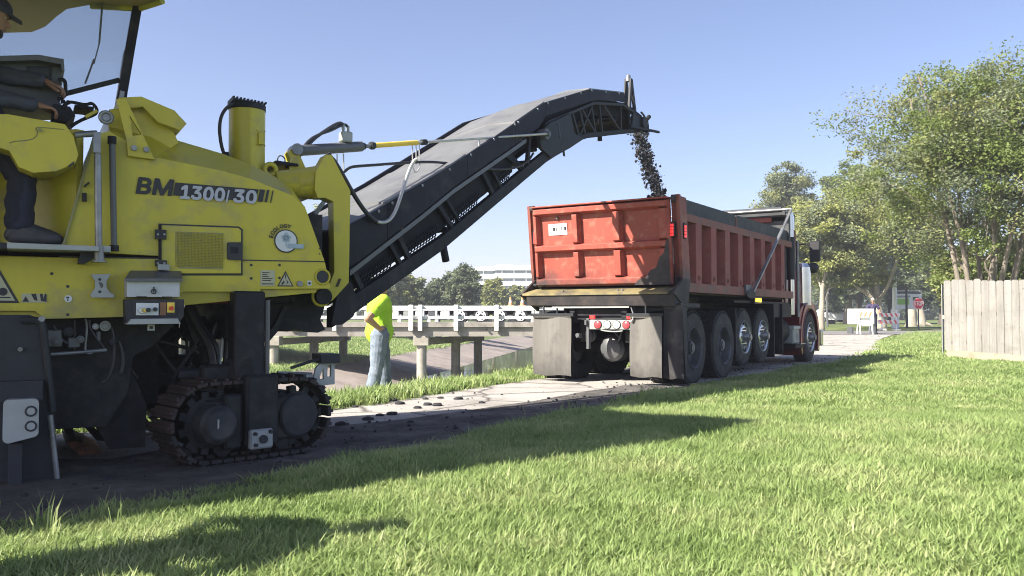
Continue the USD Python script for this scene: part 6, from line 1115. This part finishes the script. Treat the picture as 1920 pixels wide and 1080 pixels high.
# ================================================================== PLANTS
def leaves(C, size, rs, aspect=.5, flat=.35):
    n = len(C); d = rs.normal(size=(n, 3)); d[:, 2] = d[:, 2] * .6 - .15; d /= np.linalg.norm(d, axis=1)[:, None]
    u = rs.normal(size=(n, 3)); u -= d * (u * d).sum(1)[:, None]; u /= np.linalg.norm(u, axis=1)[:, None]; s = size * rs.uniform(.6, 1.35, n)[:, None]
    w = np.cross(d, u); a = C; b = C + d * s * .5 + u * s * aspect * .5; c = C + d * s + w * s * .12; e = C + d * s * .5 - u * s * aspect * .5
    V = np.stack([a, b, c, e], 1).reshape(-1, 3); i = np.arange(n)[:, None] * 4
    F = np.vstack([i + [0, 1, 2], i + [0, 2, 3]]); return V, F
def tree(name, label, base, height, crown, looks, bark='bark', stems=1, n=9000, leaf=.12, seed=0, spread=1.0, trunk=.2, lean=(0, 0), fork=.3, group=None, gap=.55, low=.25, clump=.085, fill=1.6):
    """crown: (cx, cy, cz, rx, ry, rz) relative to the base: limbs grow into it, leaf clumps hang on their twigs"""
    rs = np.random.default_rng(seed); x0, y0, z0 = base
    t = thing(name, label, 'tree', base, 90, group); cx, cy, cz, rx, ry, rz = crown
    wood, tips = [], []
    nl = 12 if stems == 1 else 4
    for s in range(stems):
        a = 2 * math.pi * s / stems + rs.uniform(-.3, .3); off = np.array([math.cos(a), math.sin(a), 0]) * (.10 * stems ** .6 if stems > 1 else 0)
        top = np.array([cx, cy, cz + rz * .2]) if stems == 1 else np.array([cx + rx * .75 * spread * math.cos(a) * rs.uniform(.3, 1), cy + ry * .7 * math.sin(a) * rs.uniform(.3, 1), cz + rz * rs.uniform(-.1, .75)])
        p0 = off + [0, 0, -.1]; f = off * 1.6 + np.array([lean[0], lean[1], 0]) * fork + (top - off) * [0.12, .12, 0] + [0, 0, height * fork]
        ts = np.linspace(0, 1, 7); spine = ((1 - ts) ** 2)[:, None] * p0 + (2 * ts * (1 - ts))[:, None] * f + (ts ** 2)[:, None] * top + rs.normal(0, .02 * height * .25, (7, 3)) * ts[:, None]
        r_ = trunk * (1 if stems == 1 else .55) * (1 - .85 * ts ** .8) + .012; r_[0] *= 1.35
        wood.append(tube(spine, r_, n=8, per=3))
        for k in range(nl):
            tt = rs.uniform(fork if stems == 1 else .35, .98); b0 = np.array([np.interp(tt, ts, spine[:, j]) for j in range(3)])
            v = rs.normal(size=3); v /= np.linalg.norm(v); e = np.array([cx, cy, cz]) + v * np.array([rx, ry, rz]) * rs.uniform(.55, .98)
            if stems > 1: e = e * .55 + (b0 + (top - b0) * .7 + v * [rx * .5, ry * .5, rz * .4]) * .45
            mid = (b0 + e) / 2 + [0, 0, .12 * np.linalg.norm(e - b0)] + rs.normal(0, .06 * rx, 3); r0 = np.interp(tt, ts, r_) * .6
            pts = np.array([b0, (b0 + mid) / 2 + rs.normal(0, .02 * rx, 3), mid, (mid + e) / 2 + rs.normal(0, .03 * rx, 3), e]); wood.append(tube(pts, [r0, r0 * .8, r0 * .55, r0 * .35, .008], n=6, per=3))
            for m in range(5):
                q = pts[rs.integers(2, 5)] + 0; v2 = rs.normal(size=3); v2 /= np.linalg.norm(v2); e2 = q + v2 * np.array([rx, ry, rz]) * rs.uniform(.12, .34); wood.append(tube([q, (q + e2) / 2 + [0, 0, .04 * rx], e2], [max(r0 * .3, .008), .008, .005], n=4, per=2)); tips.append(e2)
            tips.append(e)
    tips = np.array(tips); extra = []
    for k in range(int(len(tips) * fill)):       # fill the crown's skin
        v = rs.normal(size=3); v /= np.linalg.norm(v); v[2] = v[2] if v[2] > -.55 else -v[2] * .3; extra.append(np.array([cx, cy, cz]) + v * np.array([rx, ry, rz]) * rs.uniform(.45, 1.0))
    tips = np.vstack([tips, extra])
    part(t, 'trunk', cat(wood), bark, smooth=True)
    groups = np.array_split(rs.permutation(len(tips)), len(looks))
    for lk, gi in zip(looks, groups):
        cen = tips[gi]; k = int(n / len(looks)); idx = rs.integers(0, len(cen), k); sig = np.array([rx, ry, rz]).mean() * clump * rs.uniform(.5, 1.4, len(cen))[idx][:, None] * np.array([1.15, 1.15, .75])
        C = cen[idx] + np.clip(rs.normal(size=(k, 3)), -1.7, 1.7) * sig; C = C[C[:, 2] > low * height]
        V, F = leaves(C, leaf, rs); usd = part(t, 'crown', trimesh.Trimesh(V, F, process=False), lk, smooth=False)
    return t
def tree_px(name, label, px, base_y, top_y, x0, x1, bot_y, Y, looks, **k):
    """crown between columns x0..x1 and rows top_y..bot_y of the view, standing at distance Y"""
    zb = 0; B = depth(px, base_y, Y); gz = tz(B[0], B[1]); s = Y / FPX; zt = depth(960, top_y, Y)[2] - gz; zl = max(depth(960, bot_y, Y)[2] - gz, .3)
    cx = ((x0 + x1) / 2 - px) * s; rx = (x1 - x0) / 2 * s; return tree(name, label, (B[0], B[1], gz), zt, (cx, 0, (zt + zl) / 2, rx, k.pop('ry', rx * .9), (zt - zl) / 2), looks, **k)
# the many-stemmed tree behind the fence
tree_px('tree', 'tall many-stemmed tree with airy fresh green crown behind the wooden fence', 1850, 655, 90, 1612, 2130, 575, 25., ['leaf_fresh', 'leaf_grey', 'leaf_olive', 'leaf_fresh'], stems=9, n=125000, leaf=.095, clump=.060, fill=1.8, seed=3, trunk=.17, bark='bark', fork=.34, low=.12, spread=1.05)
tree_px('tree', 'olive green tree with pale forked leaning trunk right of the far worker', 1653, 606, 335, 1480, 1800, 540, 60., ['leaf_olive', 'leaf_yellow', 'leaf_olive', 'leaf_grey'], n=80000, leaf=.22, seed=7, trunk=.34, bark='bark_pale', lean=(-1.5, 0), fork=.25, low=.28)
tree_px('tree', 'yellowish olive tree with thin pale trunk behind the truck cab', 1538, 604, 372, 1470, 1650, 548, 52., ['leaf_olive', 'leaf_yellow', 'leaf_grey'], n=50000, leaf=.2, seed=9, trunk=.22, bark='bark_pale', fork=.3, low=.28)
tree_px('tree', 'tall grey-green tree rising behind the dump truck box', 1478, 604, 303, 1425, 1535, 470, 85., ['leaf_grey', 'leaf_grey', 'leaf_olive'], n=22000, leaf=.26, seed=12, trunk=.4, fork=.4, low=.3)
tree_px('tree', 'airy grey-green tree between the tall trees at the right', 1590, 604, 300, 1540, 1670, 420, 90., ['leaf_grey', 'leaf_fresh'], n=20000, leaf=.28, seed=13, trunk=.4, fork=.4, low=.35)
for px, ty, x0, x1, sd, lb in ((1805, 455, 1755, 1860, 42, 'leafy shrub behind the left half of the fence'), (1900, 440, 1845, 1960, 43, 'leafy shrub behind the right half of the fence')): tree_px('shrub', lb, px, 650, ty, x0, x1, 600, 31., ['leaf_fresh', 'leaf_olive'], stems=6, n=16000, leaf=.13, seed=sd, trunk=.04, fork=.2, low=.1, spread=1.3)
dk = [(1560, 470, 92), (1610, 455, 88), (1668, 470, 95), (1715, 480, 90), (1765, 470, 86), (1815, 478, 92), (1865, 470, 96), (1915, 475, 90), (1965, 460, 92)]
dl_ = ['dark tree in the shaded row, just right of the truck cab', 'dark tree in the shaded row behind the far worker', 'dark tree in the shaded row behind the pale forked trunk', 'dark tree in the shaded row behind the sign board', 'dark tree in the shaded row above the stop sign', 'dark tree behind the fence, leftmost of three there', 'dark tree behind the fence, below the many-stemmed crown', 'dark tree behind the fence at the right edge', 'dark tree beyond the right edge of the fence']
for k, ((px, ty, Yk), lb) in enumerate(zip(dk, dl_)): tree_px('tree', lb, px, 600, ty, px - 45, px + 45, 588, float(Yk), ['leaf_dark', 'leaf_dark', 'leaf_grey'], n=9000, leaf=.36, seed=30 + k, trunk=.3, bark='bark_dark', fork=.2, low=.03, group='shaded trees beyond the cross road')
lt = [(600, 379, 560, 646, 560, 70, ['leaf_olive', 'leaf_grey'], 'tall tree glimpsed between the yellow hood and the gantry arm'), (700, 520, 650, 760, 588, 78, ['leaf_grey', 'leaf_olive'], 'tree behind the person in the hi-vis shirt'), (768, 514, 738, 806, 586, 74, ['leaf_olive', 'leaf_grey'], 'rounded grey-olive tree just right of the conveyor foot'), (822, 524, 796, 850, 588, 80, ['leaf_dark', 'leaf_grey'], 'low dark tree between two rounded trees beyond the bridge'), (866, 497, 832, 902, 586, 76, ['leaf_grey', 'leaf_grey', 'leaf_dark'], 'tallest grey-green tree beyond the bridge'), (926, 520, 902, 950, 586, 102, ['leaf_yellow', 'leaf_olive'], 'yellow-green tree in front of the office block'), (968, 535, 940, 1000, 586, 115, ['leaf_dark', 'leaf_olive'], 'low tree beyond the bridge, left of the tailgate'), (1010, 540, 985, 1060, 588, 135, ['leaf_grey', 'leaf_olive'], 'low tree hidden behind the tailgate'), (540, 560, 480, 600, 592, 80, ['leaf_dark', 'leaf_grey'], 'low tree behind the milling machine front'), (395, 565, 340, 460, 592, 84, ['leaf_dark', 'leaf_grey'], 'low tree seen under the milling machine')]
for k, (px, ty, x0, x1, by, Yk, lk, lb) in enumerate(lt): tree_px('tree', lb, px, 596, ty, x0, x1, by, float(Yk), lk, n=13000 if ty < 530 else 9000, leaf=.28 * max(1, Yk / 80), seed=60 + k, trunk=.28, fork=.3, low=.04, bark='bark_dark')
# far wood closing the horizon
rs = np.random.default_rng(77); N_ = 46000
ang = rs.uniform(-1.0, 1.0, N_); Yw = rs.uniform(150, 175, N_); Xw = np.tan(ang) * 150
hz = 4.2 + 3.2 * meshkit.fbm(np.stack([Xw * .07, 0 * Xw, 0 * Xw], -1), 3, 4); Zw = rs.uniform(-.5, 1, N_) * hz
V, F = leaves(np.stack([Xw, Yw, np.maximum(Zw, -.2)], 1), 1.1, rs, .8); solo('far_wood', trimesh.Trimesh(V, F, process=False), 'leaf_dark', 'far off wood along the horizon', None, kind='stuff', smooth=False)
# broken trunks and stumps by the sign board
for k, (px, Yk, r0, h0, lb) in enumerate(((1708, 72., .55, 1.4, 'pale broken tree stump under the sign board'), (1727, 74., .45, 1.5, 'pale broken tree stump behind the stop sign post'))):
    b = basis(px, Yk); st = thing('tree_stump', lb, 'tree stump', b); part(st, 'stump', tube([(0, 0, -.2), (.05, 0, h0 * .4), (.12 * (1 - 2 * k), 0, h0)], [r0, r0 * .75, r0 * .6], n=12), 'bark_pale'); part(st, 'root', tube([(0, 0, .2), (.5, -.3, .1), (.9, -.4, -.1)], [r0 * .5, r0 * .3, .05], n=8), 'bark_pale')
# ---- grass: blade tufts scattered over the lawn and the banks
def tuft(k, rs, n=26, R=.10, h=(.05, .12), w=.0040, lean=.95):
    V, F = [], []
    for i in range(n):
        a, rr = rs.uniform(0, 6.283), R * math.sqrt(rs.random()); b = np.array([rr * math.cos(a), rr * math.sin(a), -.01]); H = rs.uniform(*h); th = rs.uniform(0, 6.283); d = np.array([math.cos(th), math.sin(th), 0]); l = lean * rs.uniform(.2, 1.3) * H; s = np.array([-d[1], d[0], 0]) * w * rs.uniform(.7, 1.3)
        m = b + d * l * .3 + [0, 0, H * .6]; t = b + d * l + [0, 0, H * rs.uniform(.75, 1)]; o = len(V); V += [b - s, b + s, m + s * .8, m - s * .8, t]; F += [(o, o + 1, o + 2), (o, o + 2, o + 3), (o + 3, o + 2, o + 4)]
    return np.array(V), np.array(F)
def scatter(name, label, pts, protos, scale, seed, look_='blade'):
    rs = np.random.default_rng(seed); pi = UsdGeom.PointInstancer.Define(stage, path_of('/World', name)); tag(pi, label, None, None, 'stuff'); paths = []
    for k, (V, F) in enumerate(protos): m = usdkit.mesh(stage, f'{pi.GetPath()}/tuft_{k + 1:03d}', (V, F), LOOK[look_], False); paths.append(m.GetPath())
    pi.CreatePrototypesRel().SetTargets(paths); n = len(pts); pi.CreatePositionsAttr(Vt.Vec3fArray.FromNumpy(pts.astype(np.float32))); pi.CreateProtoIndicesAttr(Vt.IntArray.FromNumpy(rs.integers(0, len(protos), n).astype(np.int32)))
    a = rs.uniform(0, 6.283, n) / 2; q = np.zeros((n, 4), np.float32); q[:, 2] = np.sin(a); q[:, 3] = np.cos(a)
    pi.CreateOrientationsAttr(Vt.QuathArray([Gf.Quath(float(w), 0, 0, float(z)) for z, w in zip(q[:, 2], q[:, 3])])); s = scale * rs.uniform(.75, 1.3, n) * (  .45 + 1.2 * meshkit.fbm(np.c_[pts[:, :2] * 1.1, 0 * pts[:, 0]], 3, seed)); pi.CreateScalesAttr(Vt.Vec3fArray.FromNumpy(np.stack([s, s, s * rs.uniform(.75, 1.35, n)], 1).astype(np.float32)))
rs = np.random.default_rng(21)
def inview(x, y, m=1.06): return np.abs(x) < y * (960 / FPX) * m + .4
def cover(n, y0, y1, extra=None, pw=2.0):
    y = np.sqrt(rs.uniform(y0 ** 2, y1 ** 2, n)) if pw == 2 else rs.uniform(y0, y1, n); x = rs.uniform(-1, 1, n) * (y * .64 + .4); return x, y
def on_lawn(x, y): return -dist_left(x, y, NEAR)
def put(x, y): return np.stack([x, y, terrain(x, y)], 1)
pn = []
x, y = cover(30000, 2.7, 8.5); d_ = on_lawn(x, y); m = d_ > -.06 + .1 * meshkit.noise(np.stack([x * 2, y * 2, 0 * x], -1), 6); near = put(x[m], y[m])
x, y = cover(26000, 8.5, 17); d_ = on_lawn(x, y); m = d_ > -.05; midg = put(x[m], y[m])
x, y = cover(26000, 17, 46); d_ = on_lawn(x, y); m = d_ > .1; farg = put(x[m], y[m])
# heights follow a slow noise so that the lawn is patchy
scatter('lawn_grass', 'sunlit lawn grass in the foreground', near, [tuft(k, rs, 34, .085, (.025, .068), .0030) for k in range(7)], 1.0, 1)
scatter('lawn_grass', 'lawn grass in the middle distance', midg, [tuft(k, rs, 36, .14, (.028, .072), .0048) for k in range(5)], 1.0, 2)
scatter('lawn_grass', 'lawn grass far off beside the path', farg, [tuft(k, rs, 32, .26, (.03, .08), .010) for k in range(4)], 1.0, 3)
# taller stalks along the lawn's edge and dotted about
x, y = cover(1100, 3.0, 9.5); d_ = on_lawn(x, y); m = (d_ > -.05) & ((d_ < .5) | (rs.random(len(x)) < .04)); scatter('tall_grass', 'longer grass stalks standing above the lawn', put(x[m], y[m]), [tuft(k, rs, 6, .05, (.06, .13), .0028, .7) for k in range(4)], 1.0, 4)
# far verge between path and canal
k = 5200; t = rs.uniform(.18, 1, k); i = (t * 259).astype(int); off = np.abs(rs.normal(0, .45, k)) + .02; T_ = np.gradient(FARs, axis=0); T_ /= np.linalg.norm(T_, axis=1)[:, None]; Nn = np.stack([-T_[:, 1], T_[:, 0]], 1); P_ = FARs[i] + Nn[i] * off[:, None] + rs.normal(0, .03, (k, 2)); m = off < 1.4
scatter('verge_grass', 'rough grass verge between the path and the canal bank', put(P_[m, 0], P_[m, 1]), [tuft(k, rs, 30, .12, (.05, .13), .006, .6) for k in range(5)], 1.0, 5)
# far bank and lawn beyond
y = rs.uniform(14, 75, 16000); x = bank_line(y) - rs.uniform(.0, 13, 16000) ; m = inview(x, y); scatter('bank_grass', 'grass on the far canal bank', put(x[m], y[m]), [tuft(k, rs, 26, .35, (.08, .18), .016, .5) for k in range(4)], 1.0, 6)

# ---- thin summer haze over the whole place
solo('haze', box(-320, 320, -40, 600, -4.5, 34.), 'haze_air', None, None, kind='stuff', smooth=False)
